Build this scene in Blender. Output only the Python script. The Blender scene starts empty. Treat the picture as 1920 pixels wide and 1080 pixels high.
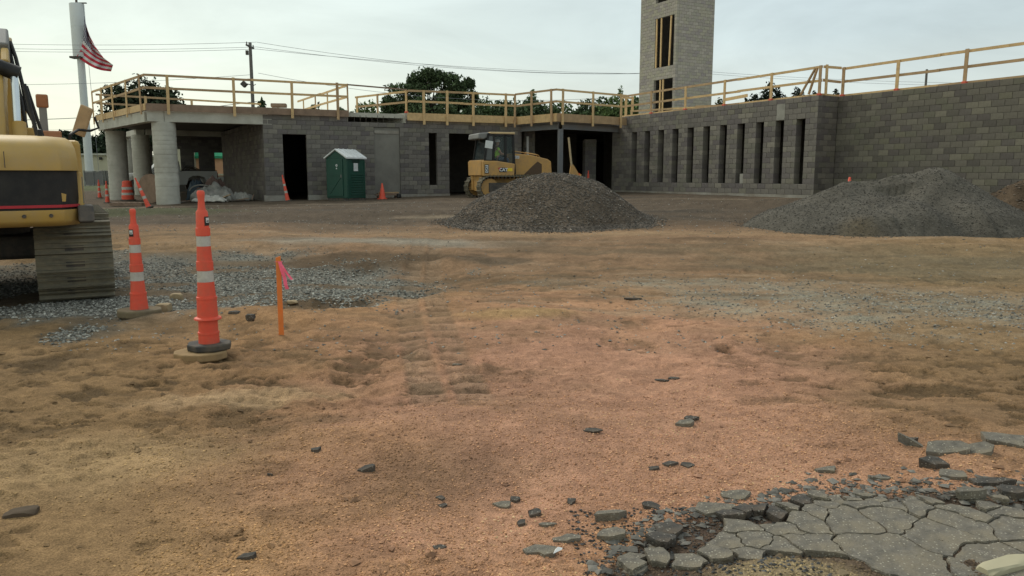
import bpy, bmesh, math, random
import numpy as np
from mathutils import Vector, Matrix, Euler
R = math.radians
random.seed(7)
rng = np.random.default_rng(11)
scene = bpy.context.scene
col = scene.collection

# ------------------------------------------------------------------ camera
EYE = 1.5
FPX = 1450.0
TH = math.atan(210 / FPX)
SN, CS = math.sin(TH), math.cos(TH)
cam_d = bpy.data.cameras.new('camera')
cam_d.sensor_width = 36.0
cam_d.lens = 36.0 * FPX / 1920.0
cam_d.clip_start = 0.05
cam_d.clip_end = 3000
cam = bpy.data.objects.new('camera', cam_d)
cam.location = (0, 0, EYE)
cam.rotation_euler = (math.pi / 2 - TH, 0, 0)
col.objects.link(cam)
scene.camera = cam

# ------------------------------------------------------------------ sky and light
SUN_EL, SUN_AZ = R(46), R(-42)          # azimuth from +Y towards +X: the light comes from behind on the left
world = bpy.data.worlds.new('World')
scene.world = world
world.use_nodes = True
nt = world.node_tree
nt.nodes.clear()
N = nt.nodes.new
out = N('ShaderNodeOutputWorld')
bg = N('ShaderNodeBackground')
bg.inputs['Strength'].default_value = 0.1
sky = N('ShaderNodeTexSky')
sky.sky_type = 'NISHITA'
sky.sun_disc = False
sky.sun_elevation = SUN_EL
sky.sun_rotation = SUN_AZ
sky.air_density = 1.0
sky.dust_density = 2.5
tc = N('ShaderNodeTexCoord')
sep = N('ShaderNodeSeparateXYZ')
nt.links.new(tc.outputs['Generated'], sep.inputs[0])
# overcast veil: warm near the horizon, cooler and a little deeper above, unseen zenith brightened to lift the light
elev = N('ShaderNodeValToRGB')
cr = elev.color_ramp
cr.elements[0].position = 0.0
cr.elements[0].color = (.90, .87, .72, 1)
cr.elements[1].position = 0.75
cr.elements[1].color = (.80, .83, .81, 1)
e = cr.elements.new(.07); e.color = (.90, .90, .78, 1)
e = cr.elements.new(.16); e.color = (.80, .86, .81, 1)
e = cr.elements.new(.30); e.color = (.69, .75, .74, 1)
nt.links.new(sep.outputs['Z'], elev.inputs[0])
# leftward brighter, warmer and greener; rightward bluer
side = N('ShaderNodeMapRange')
side.inputs['From Min'].default_value = -.65
side.inputs['From Max'].default_value = .35
nt.links.new(sep.outputs['X'], side.inputs['Value'])
tint = N('ShaderNodeMix'); tint.data_type = 'RGBA'
tint.inputs['A'].default_value = (1.08, 1.11, 1.02, 1)
tint.inputs['B'].default_value = (.80, .87, .93, 1)
nt.links.new(side.outputs[0], tint.inputs['Factor'])
mul = N('ShaderNodeMix'); mul.data_type = 'RGBA'; mul.blend_type = 'MULTIPLY'
mul.inputs['Factor'].default_value = 1
nt.links.new(elev.outputs[0], mul.inputs['A'])
nt.links.new(tint.outputs['Result'], mul.inputs['B'])
# faint cloud structure
mp = N('ShaderNodeMapping'); mp.inputs['Scale'].default_value = (1, 1, 3.2)
nt.links.new(tc.outputs['Generated'], mp.inputs[0])
nz = N('ShaderNodeTexNoise'); nz.inputs['Scale'].default_value = 2.3; nz.inputs['Detail'].default_value = 7; nz.inputs['Roughness'].default_value = .6; nz.inputs['Distortion'].default_value = .6
nt.links.new(mp.outputs[0], nz.inputs['Vector'])
cl = N('ShaderNodeMapRange')
cl.inputs['From Min'].default_value = .32; cl.inputs['From Max'].default_value = .68
cl.inputs['To Min'].default_value = .86; cl.inputs['To Max'].default_value = 1.13
nt.links.new(nz.outputs[0], cl.inputs['Value'])
mul2 = N('ShaderNodeVectorMath'); mul2.operation = 'SCALE'
nt.links.new(mul.outputs['Result'], mul2.inputs[0])
nt.links.new(cl.outputs[0], mul2.inputs['Scale'])
sc10 = N('ShaderNodeVectorMath'); sc10.operation = 'SCALE'; sc10.inputs['Scale'].default_value = 7.9
nt.links.new(mul2.outputs[0], sc10.inputs[0])
mixs = N('ShaderNodeMix'); mixs.data_type = 'RGBA'
mixs.inputs['Factor'].default_value = .90
nt.links.new(sky.outputs[0], mixs.inputs['A'])
nt.links.new(sc10.outputs[0], mixs.inputs['B'])
nt.links.new(mixs.outputs['Result'], bg.inputs['Color'])
nt.links.new(bg.outputs[0], out.inputs['Surface'])

sun_d = bpy.data.lights.new('sun', 'SUN')
sun_d.energy = 1.4
sun_d.angle = R(18)
sun_d.color = (1, .95, .86)
sun = bpy.data.objects.new('sun', sun_d)
sd = Vector((math.sin(SUN_AZ) * math.cos(SUN_EL), math.cos(SUN_AZ) * math.cos(SUN_EL), math.sin(SUN_EL)))
sun.rotation_euler = sd.to_track_quat('Z', 'Y').to_euler()
sun.location = sd * 100
col.objects.link(sun)
scene.view_settings.view_transform = 'Standard'
scene.view_settings.look = 'None'
scene.view_settings.exposure = 0.4
scene.view_settings.gamma = 1
scene.view_settings.use_curve_mapping = False

# ------------------------------------------------------------------ measuring helpers
def zc_of(Y, z=EYE): return Y * CS - (z - EYE) * SN
def X_of(px, Y, z=EYE): return (px - 960) / FPX * zc_of(Y, z)
def on_ground(px, py, z):
    b = (540 - py) / FPX
    d = (z - EYE) / (b * CS - SN)
    return ((px - 960) / FPX * d, d * (CS + b * SN))
def line_px(p, d, px):
    """distance along p + s d at which the line crosses the bearing of column px"""
    t = (px - 960) / FPX * CS
    return (t * p[1] - p[0]) / (d[0] - t * d[1])

# ------------------------------------------------------------------ tags and meshes
def tag(o, label=None, cat=None, group=None, kind=None):
    if label: o['label'] = label
    if cat: o['category'] = cat
    if group: o['group'] = group
    if kind: o['kind'] = kind
    return o
def empty(name, loc, rz=0, label=None, cat=None, group=None):
    o = bpy.data.objects.new(name, None)
    o.empty_display_size = .3
    o.location = loc
    o.rotation_euler = (0, 0, rz)
    col.objects.link(o)
    return tag(o, label, cat, group)
def keep(o, parent):
    o.parent = parent
    o.matrix_parent_inverse = parent.matrix_basis.inverted()
    return o

class MB:
    def __init__(s): s.v = []; s.f = []
    def add(s, vs, fs):
        n = len(s.v); s.v += [tuple(v) for v in vs]; s.f += [tuple(i + n for i in f) for f in fs]; return s
    def box(s, c, size, rot=None):
        hx, hy, hz = size[0] / 2, size[1] / 2, size[2] / 2
        vs = [Vector((x, y, z)) for x in (-hx, hx) for y in (-hy, hy) for z in (-hz, hz)]
        if rot is not None:
            m = rot if isinstance(rot, Matrix) else Euler(rot).to_matrix()
            vs = [m @ v for v in vs]
        c = Vector(c)
        return s.add([v + c for v in vs], [(0, 1, 3, 2), (4, 6, 7, 5), (0, 4, 5, 1), (2, 3, 7, 6), (0, 2, 6, 4), (1, 5, 7, 3)])
    def bar(s, a, b, w, h, up=(0, 0, 1)):
        a, b = Vector(a), Vector(b); d = b - a; L = d.length; d = d / L
        u = Vector(up)
        if abs(d.dot(u)) > .98: u = Vector((1, 0, 0)) if abs(d.x) < .9 else Vector((0, 1, 0))
        r = d.cross(u).normalized(); u = r.cross(d)
        m = Matrix((r, d, u)).transposed()
        return s.box((a + b) / 2, (w, L, h), m)
    def tube(s, pts, r, seg=8, cap=True):
        pts = [Vector(p) for p in pts]; n = len(pts)
        rr = r if isinstance(r, (list, tuple)) else [r] * n
        vs = []; prev = None
        for i, p in enumerate(pts):
            d = (pts[min(i + 1, n - 1)] - pts[max(i - 1, 0)]).normalized()
            if prev is None:
                a = d.cross(Vector((0, 0, 1)))
                if a.length < .05: a = d.cross(Vector((1, 0, 0)))
            else: a = prev - d * prev.dot(d)
            a.normalize(); prev = a; b = d.cross(a)
            for k in range(seg):
                t = 2 * math.pi * k / seg
                vs.append(p + (a * math.cos(t) + b * math.sin(t)) * rr[i])
        fs = []
        for i in range(n - 1):
            for k in range(seg):
                k2 = (k + 1) % seg
                fs.append((i * seg + k, i * seg + k2, (i + 1) * seg + k2, (i + 1) * seg + k))
        if cap:
            fs.append(tuple(range(seg - 1, -1, -1))); fs.append(tuple((n - 1) * seg + k for k in range(seg)))
        return s.add(vs, fs)
    def lathe(s, prof, c=(0, 0, 0), seg=20, m=None):
        vs = []; fs = []; n = len(prof); c = Vector(c)
        for r, z in prof:
            for k in range(seg):
                t = 2 * math.pi * k / seg
                v = Vector((r * math.cos(t), r * math.sin(t), z))
                if m is not None: v = m @ v
                vs.append(v + c)
        for i in range(n - 1):
            for k in range(seg):
                k2 = (k + 1) % seg
                fs.append((i * seg + k, i * seg + k2, (i + 1) * seg + k2, (i + 1) * seg + k))
        fs.append(tuple(range(seg - 1, -1, -1))); fs.append(tuple((n - 1) * seg + k for k in range(seg)))
        return s.add(vs, fs)
    def prism(s, poly, axis, a, b):
        """extrude the 2D polygon along axis ('x','y','z') from a to b"""
        def P(p, t):
            if axis == 'y': return (p[0], t, p[1])
            if axis == 'x': return (t, p[0], p[1])
            return (p[0], p[1], t)
        n = len(poly)
        vs = [P(p, a) for p in poly] + [P(p, b) for p in poly]
        fs = [(i, (i + 1) % n, n + (i + 1) % n, n + i) for i in range(n)] + [tuple(range(n - 1, -1, -1)), tuple(range(n, 2 * n))]
        return s.add(vs, fs)
    def build(s, name, m, parent=None, local=True, smooth=False, bevel=0, seg=2, angle=40):
        me = bpy.data.meshes.new(name)
        me.from_pydata(s.v, [], s.f)
        bm = bmesh.new(); bm.from_mesh(me)
        bmesh.ops.recalc_face_normals(bm, faces=bm.faces)
        bm.to_mesh(me); bm.free()
        if m is not None: me.materials.append(m)
        if smooth: shade(me, angle)
        o = bpy.data.objects.new(name, me); col.objects.link(o)
        if parent is not None:
            if local: o.parent = parent
            else: keep(o, parent)
        if bevel:
            bv = o.modifiers.new('bevel', 'BEVEL'); bv.width = bevel; bv.segments = seg; bv.limit_method = 'ANGLE'; bv.angle_limit = R(35)
            if smooth is False: pass
        return o
def shade(me, angle=40):
    me.polygons.foreach_set('use_smooth', [True] * len(me.polygons))
    me.set_sharp_from_angle(angle=R(angle))

def np_mesh(name, V, F, m=None, attrs=None, smooth=False):
    """V (n,3), F (k,3|4) numpy arrays"""
    me = bpy.data.meshes.new(name)
    k = F.shape[1]
    me.vertices.add(len(V)); me.vertices.foreach_set('co', np.ascontiguousarray(V, dtype=np.float32).ravel())
    me.loops.add(F.size); me.loops.foreach_set('vertex_index', np.ascontiguousarray(F, dtype=np.int32).ravel())
    me.polygons.add(len(F)); me.polygons.foreach_set('loop_start', np.arange(0, F.size, k, dtype=np.int32))
    me.polygons.foreach_set('loop_total', np.full(len(F), k, dtype=np.int32))
    me.polygons.foreach_set('use_smooth', np.full(len(F), bool(smooth)))
    me.update(calc_edges=True)
    if attrs:
        for an, arr in attrs.items():
            if arr.ndim == 1:
                a = me.attributes.new(an, 'FLOAT', 'POINT'); a.data.foreach_set('value', arr.astype(np.float32))
            else:
                a = me.attributes.new(an, 'FLOAT_COLOR', 'POINT')
                a.data.foreach_set('color', np.concatenate([arr, np.ones((len(arr), 1))], 1).astype(np.float32).ravel())
    if m is not None: me.materials.append(m)
    o = bpy.data.objects.new(name, me); col.objects.link(o)
    return o

# ------------------------------------------------------------------ noise in numpy
def _h(ix, iy, s):
    n = (ix * 374761393 + iy * 668265263 + s * 982451653) & 0x7fffffff
    n = ((n ^ (n >> 13)) * 1274126177) & 0x7fffffff
    n = (n ^ (n >> 16)) & 0xffffff
    return n / 0xffffff
def vnoise(x, y, s=0):
    ix = np.floor(x).astype(np.int64); iy = np.floor(y).astype(np.int64)
    fx = x - ix; fy = y - iy
    fx = fx * fx * (3 - 2 * fx); fy = fy * fy * (3 - 2 * fy)
    a = _h(ix, iy, s); b = _h(ix + 1, iy, s); c = _h(ix, iy + 1, s); d = _h(ix + 1, iy + 1, s)
    return (a * (1 - fx) + b * fx) * (1 - fy) + (c * (1 - fx) + d * fx) * fy
def fbm(x, y, oc=4, s=0, g=.5):
    t = 0; a = 1; n = 0
    for i in range(oc):
        t = t + a * (vnoise(x, y, s + i * 17) - .5); n += a; a *= g
        x, y = x * 2.03 + 5.1, y * 2.03 - 3.7
    return t / n * 2
def sm(a, b, x):
    t = np.clip((x - a) / (b - a), 0, 1); return t * t * (3 - 2 * t)
def blob(x, y, cx, cy, rx, ry, rot=0, soft=.5, wob=.25, s=3):
    c, q = math.cos(R(rot)), math.sin(R(rot))
    u = ((x - cx) * c + (y - cy) * q) / rx; v = (-(x - cx) * q + (y - cy) * c) / ry
    d = np.sqrt(u * u + v * v) + wob * fbm(x * 1.7 + s, y * 1.7, 3, s)
    return 1 - sm(1 - soft, 1 + soft * .3, d)

# ------------------------------------------------------------------ materials
def mat(name, color, rough=.8, var=.15, vscale=3.0, bump=0.0, bscale=40.0, metal=0.0, dirt=None, dirt_amt=.0, dscale=2.0, spec=.3, alpha=None, attr=None, stretch=None, coat=0):
    m = bpy.data.materials.new(name); m.use_nodes = True
    t = m.node_tree; b = t.nodes['Principled BSDF']; L = t.links.new
    b.inputs['Roughness'].default_value = rough; b.inputs['Metallic'].default_value = metal
    b.inputs['Specular IOR Level'].default_value = spec
    if coat: b.inputs['Coat Weight'].default_value = coat
    tc = t.nodes.new('ShaderNodeTexCoord')
    vec = tc.outputs['Object']
    if stretch:
        mp = t.nodes.new('ShaderNodeMapping'); mp.inputs['Scale'].default_value = stretch; L(vec, mp.inputs[0]); vec = mp.outputs[0]
    if attr:
        a = t.nodes.new('ShaderNodeAttribute'); a.attribute_name = attr; base = a.outputs['Color']
    else:
        rgb = t.nodes.new('ShaderNodeRGB'); rgb.outputs[0].default_value = (*color, 1); base = rgb.outputs[0]
    if var:
        n = t.nodes.new('ShaderNodeTexNoise'); n.inputs['Scale'].default_value = vscale; n.inputs['Detail'].default_value = 6; n.inputs['Roughness'].default_value = .65
        L(vec, n.inputs['Vector'])
        mr = t.nodes.new('ShaderNodeMapRange'); mr.inputs['From Min'].default_value = .3; mr.inputs['From Max'].default_value = .7
        mr.inputs['To Min'].default_value = 1 - var; mr.inputs['To Max'].default_value = 1 + var
        L(n.outputs[0], mr.inputs[0])
        sc = t.nodes.new('ShaderNodeVectorMath'); sc.operation = 'SCALE'; L(base, sc.inputs[0]); L(mr.outputs[0], sc.inputs['Scale']); base = sc.outputs[0]
    if dirt:
        n = t.nodes.new('ShaderNodeTexNoise'); n.inputs['Scale'].default_value = dscale; n.inputs['Detail'].default_value = 8; n.inputs['Roughness'].default_value = .7
        L(tc.outputs['Object'], n.inputs['Vector'])
        mr = t.nodes.new('ShaderNodeMapRange'); mr.inputs['From Min'].default_value = .42; mr.inputs['From Max'].default_value = .68
        mr.inputs['To Max'].default_value = dirt_amt
        L(n.outputs[0], mr.inputs[0])
        mx = t.nodes.new('ShaderNodeMix'); mx.data_type = 'RGBA'; L(mr.outputs[0], mx.inputs['Factor']); L(base, mx.inputs['A']); mx.inputs['B'].default_value = (*dirt, 1); base = mx.outputs['Result']
    L(base, b.inputs['Base Color'])
    if bump:
        n = t.nodes.new('ShaderNodeTexNoise'); n.inputs['Scale'].default_value = bscale; n.inputs['Detail'].default_value = 5
        L(vec, n.inputs['Vector'])
        bp = t.nodes.new('ShaderNodeBump'); bp.inputs['Strength'].default_value = bump; bp.inputs['Distance'].default_value = .01
        L(n.outputs[0], bp.inputs['Height']); L(bp.outputs[0], b.inputs['Normal'])
    if alpha is not None: b.inputs['Alpha'].default_value = alpha
    return m

MAT = {}
MAT['block'] = mat('concrete_block', (1, 1, 1), .95, .13, 9, .35, 60, attr='shade', spec=.15)
MAT['mortar'] = mat('mortar', (.135, .125, .11), .95, .2, 4)
MAT['concrete'] = mat('cast_concrete', (.47, .455, .39), .9, .14, 1.6, .3, 30, dirt=(.28, .26, .21), dirt_amt=.6, dscale=.9)
MAT['footing'] = mat('footing_concrete', (.30, .285, .25), .9, .15, 2, .3, 30, dirt=(.16, .12, .08), dirt_amt=.7, dscale=1.5)
MAT['lumber'] = mat('new_lumber', (.56, .385, .19), .7, .18, 6, .1, 40, stretch=(1, 1, 1))
MAT['lumber_old'] = mat('weathered_lumber', (.40, .27, .15), .8, .2, 4, .1, 40)
MAT['lumber_dark'] = mat('wet_lumber', (.24, .165, .115), .85, .2, 4, .1, 40)
MAT['plaster'] = mat('parged_panel', (.20, .19, .165), .95, .12, 1.8, .2, 50, dirt=(.13, .12, .105), dirt_amt=.6, dscale=1.1)
MAT['steel'] = mat('primed_steel', (.15, .16, .17), .6, .1, 3, dirt=(.2, .16, .12), dirt_amt=.3)
MAT['orange'] = mat('orange_plastic', (.74, .088, .045), .55, .1, 8, dirt=(.42, .13, .08), dirt_amt=.5, dscale=7, spec=.4)
MAT['red'] = mat('red_boot', (.55, .10, .06), .6, .1, 8)
MAT['white_band'] = mat('reflective_sheeting', (.50, .48, .43), .5, .08, 20, dirt=(.27, .24, .2), dirt_amt=.5, dscale=12)
MAT['rubber'] = mat('black_rubber', (.055, .053, .05), .8, .2, 10, .2, 60, dirt=(.17, .13, .085), dirt_amt=.7, dscale=6)
MAT['sandy_rubber'] = mat('muddy_rubber', (.19, .15, .09), .95, .2, 10, .3, 60, dirt=(.1, .08, .06), dirt_amt=.6, dscale=6)
MAT['yellow'] = mat('machine_yellow', (.45, .285, .07), .5, .08, 3, dirt=(.36, .26, .13), dirt_amt=.6, dscale=2.5, spec=.45)
MAT['ochre'] = mat('dusty_machine_yellow', (.52, .30, .095), .6, .1, 3, dirt=(.27, .18, .10), dirt_amt=.7, dscale=3)
MAT['black'] = mat('black_panel', (.014, .014, .014), .5, .2, 4, dirt=(.04, .035, .028), dirt_amt=.5, dscale=4)
MAT['dark_steel'] = mat('dark_steel', (.06, .055, .05), .6, .2, 5, dirt=(.16, .12, .08), dirt_amt=.6, dscale=5)
MAT['track'] = mat('track_steel', (.17, .155, .115), .65, .22, 5, .2, 40, metal=.1, dirt=(.25, .21, .13), dirt_amt=.75, dscale=5)
MAT['chrome'] = mat('rod_chrome', (.62, .66, .66), .18, .05, 5, metal=.9)
MAT['grey_paint'] = mat('grey_paint', (.20, .20, .19), .6, .15, 4, dirt=(.12, .1, .08), dirt_amt=.5)
MAT['red_stripe'] = mat('red_stripe', (.42, .03, .04), .5, .1, 5)
MAT['green'] = mat('green_plastic', (.010, .060, .040), .5, .12, 3, dirt=(.03, .07, .055), dirt_amt=.4, spec=.4)
MAT['green_light'] = mat('green_roof', (.05, .33, .17), .7, .1, 3)
MAT['white'] = mat('white_plastic', (.68, .69, .68), .5, .05, 3, dirt=(.45, .44, .4), dirt_amt=.3)
MAT['white_paint'] = mat('white_paint', (.62, .64, .63), .45, .06, 2, dirt=(.4, .38, .33), dirt_amt=.3)
MAT['glass'] = mat('dark_glass', (.02, .03, .032), .08, 0, 1, spec=.7)
MAT['vest'] = mat('hi_vis_fabric', (.42, .80, .06), .8, .1, 10)
MAT['skin'] = mat('skin', (.45, .26, .18), .6, .05, 10)
MAT['denim'] = mat('denim', (.05, .07, .12), .9, .2, 20)
MAT['pink'] = mat('pink_ribbon', (.95, .16, .25), .6, .1, 20)
MAT['stake'] = mat('orange_stake', (.80, .21, .045), .75, .15, 12, dirt=(.5, .22, .07), dirt_amt=.7, dscale=6)
MAT['asphalt_'] = mat('asphalt', (.165, .158, .125), .95, .30, 150, .6, 160, dirt=(.25, .215, .15), dirt_amt=.7, dscale=5)
MAT['asphalt_dark'] = mat('fresh_broken_asphalt', (.075, .070, .064), .95, .35, 120, .8, 120, dirt=(.17, .12, .08), dirt_amt=.6, dscale=14)
MAT['sandstone'] = mat('sandstone', (.32, .24, .14), .9, .15, 12, .4, 60)
MAT['bark'] = mat('bark', (.07, .055, .042), .95, .2, 6, .4, 20)
MAT['pole_wood'] = mat('pole_wood', (.14, .13, .12), .9, .2, 6)
MAT['cream'] = mat('cream_render', (.44, .41, .30), .9, .08, .6)
MAT['tan_wall'] = mat('orange_tan_wall', (.60, .33, .19), .9, .08, .6)
MAT['tarp'] = mat('grey_tarp', (.26, .245, .215), .7, .25, 3, .3, 10, dirt=(.10, .12, .1), dirt_amt=.6, dscale=4)
MAT['tarp_brown'] = mat('brown_tarp', (.12, .075, .06), .75, .25, 3, .3, 10)
MAT['blue'] = mat('blue_tarp', (.045, .065, .08), .7, .25, 3)
MAT['wire'] = mat('cable', (.22, .22, .23), .7, 0)
MAT['paper'] = mat('paper_sheet', (.62, .64, .62), .8, .08, 20)
MAT['brownsoil'] = mat('brown_soil', (.095, .068, .045), .98, .3, 4, .8, 20, dirt=(.06, .045, .03), dirt_amt=.5)

# asphalt with pale aggregate showing in the binder
def asphalt(name, c, spk, dirt, amt):
    m = mat(name, c, .95, .3, 30, .8, 140, dirt=dirt, dirt_amt=amt, dscale=6)
    t = m.node_tree; b = t.nodes['Principled BSDF']; L = t.links.new
    src = b.inputs['Base Color'].links[0].from_socket
    g = t.nodes.new('ShaderNodeNewGeometry')
    v = t.nodes.new('ShaderNodeTexVoronoi'); v.inputs['Scale'].default_value = 75
    L(g.outputs['Position'], v.inputs['Vector'])
    r = t.nodes.new('ShaderNodeMapRange'); r.inputs['From Min'].default_value = .32; r.inputs['From Max'].default_value = .22; r.inputs['To Max'].default_value = 1
    L(v.outputs['Distance'], r.inputs[0])
    k = t.nodes.new('ShaderNodeMath'); k.operation = 'MULTIPLY'; L(r.outputs[0], k.inputs[0])
    sp = t.nodes.new('ShaderNodeSeparateXYZ'); L(v.outputs['Color'], sp.inputs[0])
    gt = t.nodes.new('ShaderNodeMath'); gt.operation = 'GREATER_THAN'; gt.inputs[1].default_value = .62; L(sp.outputs[0], gt.inputs[0])
    L(gt.outputs[0], k.inputs[1])
    mx = t.nodes.new('ShaderNodeMix'); mx.data_type = 'RGBA'; L(k.outputs[0], mx.inputs['Factor']); L(src, mx.inputs['A']); mx.inputs['B'].default_value = (*spk, 1)
    L(mx.outputs['Result'], b.inputs['Base Color'])
    return m
MAT['asphalt'] = asphalt('asphalt', (.155, .140, .115), (.36, .33, .26), (.24, .20, .135), .75)
MAT['asphalt_dark'] = asphalt('fresh_broken_asphalt', (.070, .065, .058), (.26, .24, .2), (.16, .115, .075), .6)
# ------------------------------------------------------------------ terrain
U = (-.479, .878)
A_ = (11.1, 28.7)
YK = [-10, 7, 10, 17, 25, 32, 38, 60, 700]
HK = [-1.5, -1.5, -1.46, -1.26, -1.03, -.91, -.86, -.95, -1.1]
PVX = [.2, .25, .42, .62, .85, 1.15, 1.5, 1.75, 2.3, 3.2, 4.2, 4.4]; PVY = [0, 2.5, 2.95, 3.15, 3.28, 3.38, 3.52, 3.5, 3.42, 3.45, 3.4, 0]
def ground_h(x, y, detail=True):
    x = np.asarray(x, dtype=float); y = np.asarray(y, dtype=float)
    h = np.interp(y, YK, HK)
    k = sm(14, 28, y)
    h = h + k * np.where(x > 0, .013 * np.clip(x, 0, 14), .017 * np.clip(x, -18, 0))
    # the lot behind the canopy levels out
    h = h + .22 * sm(38.5, 43, y) * sm(-13.5, -16.5, x)
    # gravel pit on the left
    pit = blob(x, y, -4.6, 11.2, 4.6, 3.3, 8, .35, .2, 5)
    h = h - .10 * pit
    # berm between the sand and the pit
    h = h + .10 * blob(x, y, -2.9, 8.0, 1.1, .45, -12, .7, .3, 9) - .09 * blob(x, y, -2.0, 8.9, .55, .45, 10, .6, .3, 11)
    h = h + .13 * blob(x, y, -2.1, 12.6, 1.7, .5, 8, .8, .3, 13)
    h = h + .16 * blob(x, y, -13.2, 25.2, 4.2, 1.9, 5, .8, .2, 15)      # turf mound
    h = h + .15 * blob(x, y, -5.2, 22.6, 4.5, .9, 0, .8, .35, 17)
    h = h + .20 * blob(x, y, 8.6, 25.2, 3.2, 1.0, -10, .8, .35, 19)
    # gentle heap in the middle foreground
    h = h + .10 * blob(x, y, -.15, 4.4, 1.3, .7, 10, .9, .2, 21)
    h = h + .05 * blob(x, y, .25, 8.1, .9, .28, 6, .7, .3, 23)
    if detail:
        near = 1 - sm(20, 45, y)
        h = h + .085 * fbm(x * .33, y * .33, 3, 31) * near + .020 * fbm(x * 1.3, y * 1.3, 3, 37) * near
        rough = .35 + .9 * sm(.0, .5, fbm(x * .5 + 9, y * .5, 2, 41)) + .8 * blob(x, y, -2.6, 5.6, 2.4, 1.7, 0, .6, .2, 43)
        h = h + .026 * rough * fbm(x * 5, y * 7.5, 4, 47, .55) * near
        cl = np.clip(fbm(x * 9, y * 12, 2, 53) - .22, 0, 1)
        h = h + .028 * cl * rough * near
        # ruts along the haul route, running away from the camera
        w = .5 * np.sin(y * .25 + 1.0)
        for cx0, sl, dep in ((-1.05, -.02, .028), (.9, .03, .018), (-2.6, -.12, .02)):
            dx = (x - (cx0 + sl * y + .12 * w)) / .22
            h = h - dep * np.exp(-dx * dx) * sm(4.5, 7, y) * (1 - sm(16, 20, y))
        # cross ruts made by machines turning
        for cy0, sl, dep in ((14.2, .05, .04), (15.1, .04, .03), (19.5, .03, .05), (21.0, .05, .05), (23.5, .02, .045), (26.8, .03, .04)):
            dy = (y - (cy0 + sl * x + .5 * fbm(x * .3, x * 0 + cy0, 2, 59))) / .3
            h = h + dep * (np.exp(-dy * dy) - .8 * np.exp(-(dy - 1.6) ** 2)) * (.5 + .5 * fbm(x * .4, y * .1, 2, 61))
        # grouser prints of the dozer, two bands
        tb, ts = tread(x, y)
        h = h + tb * (.026 * ts - .018)
        dd, dm = disturbed(x, y)
        h = h - .022 * dd + .014 * dm * fbm(x * 3.1, y * 3.7, 3, 225)
        h = h - .022 * np.where(y < 4.6, sm(-.02, .10, np.interp(x, PVX, PVY) - y), 0) + .060 * blob(x, y, 1.0, 2.6, .46, .30, 0, .8, .3, 107)
    # small burrow
        h = h - .12 * np.exp(-(((x - 1.86) / .055) ** 2 + ((y - 6.62) / .09) ** 2)) + .03 * np.exp(-(((x - 1.93) / .12) ** 2 + ((y - 6.78) / .09) ** 2))
    return h + EYE
def disturbed(x, y):
    ml = blob(x, y, -2.9, 5.7, 3.4, 2.3, 0, .7, .3, 43)
    mr = np.maximum(blob(x, y, 3.6, 5.2, 2.3, 1.7, -15, .8, .4, 44), .8 * blob(x, y, 6.5, 11.5, 4.5, 3.2, 0, .8, .4, 45))
    mc = .55 * blob(x, y, 0, 10.5, 2.6, 3.5, 0, .9, .4, 46)
    m = np.maximum(np.maximum(ml, mr), mc)
    a = fbm(x * 3.4, y * 5.2, 5, 221, .62)
    d = m * sm(.06, .24, a)
    e = .55 * sm(.26, .40, fbm(x * 3.3, y * 4.2, 4, 223, .6)) * (1 - sm(14, 18, y)) * (1 - .75 * blob(x, y, .5, 4.2, 2.2, 2.6, 0, .5, .2, 47))
    return np.maximum(d, e), m
def tread(x, y):
    w = .10 * np.sin(y * .5)
    t = 0
    for cx0 in (.36, .04):
        dx = np.abs(x - (cx0 - .13 * y + w))
        t = t + (1 - sm(.10, .15, dx))
    t = t * sm(4.6, 5.4, y) * (1 - sm(15.0, 16.5, y)) * (.55 + .45 * sm(-.3, .1, fbm(x * 1.1, y * .9, 2, 67)))
    return t, np.sin(y * 2 * math.pi / .27 + 2.5 * np.abs(x - (.2 - .13 * y)))
def gz(x, y): return float(ground_h(np.array([x]), np.array([y]))[0])

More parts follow.
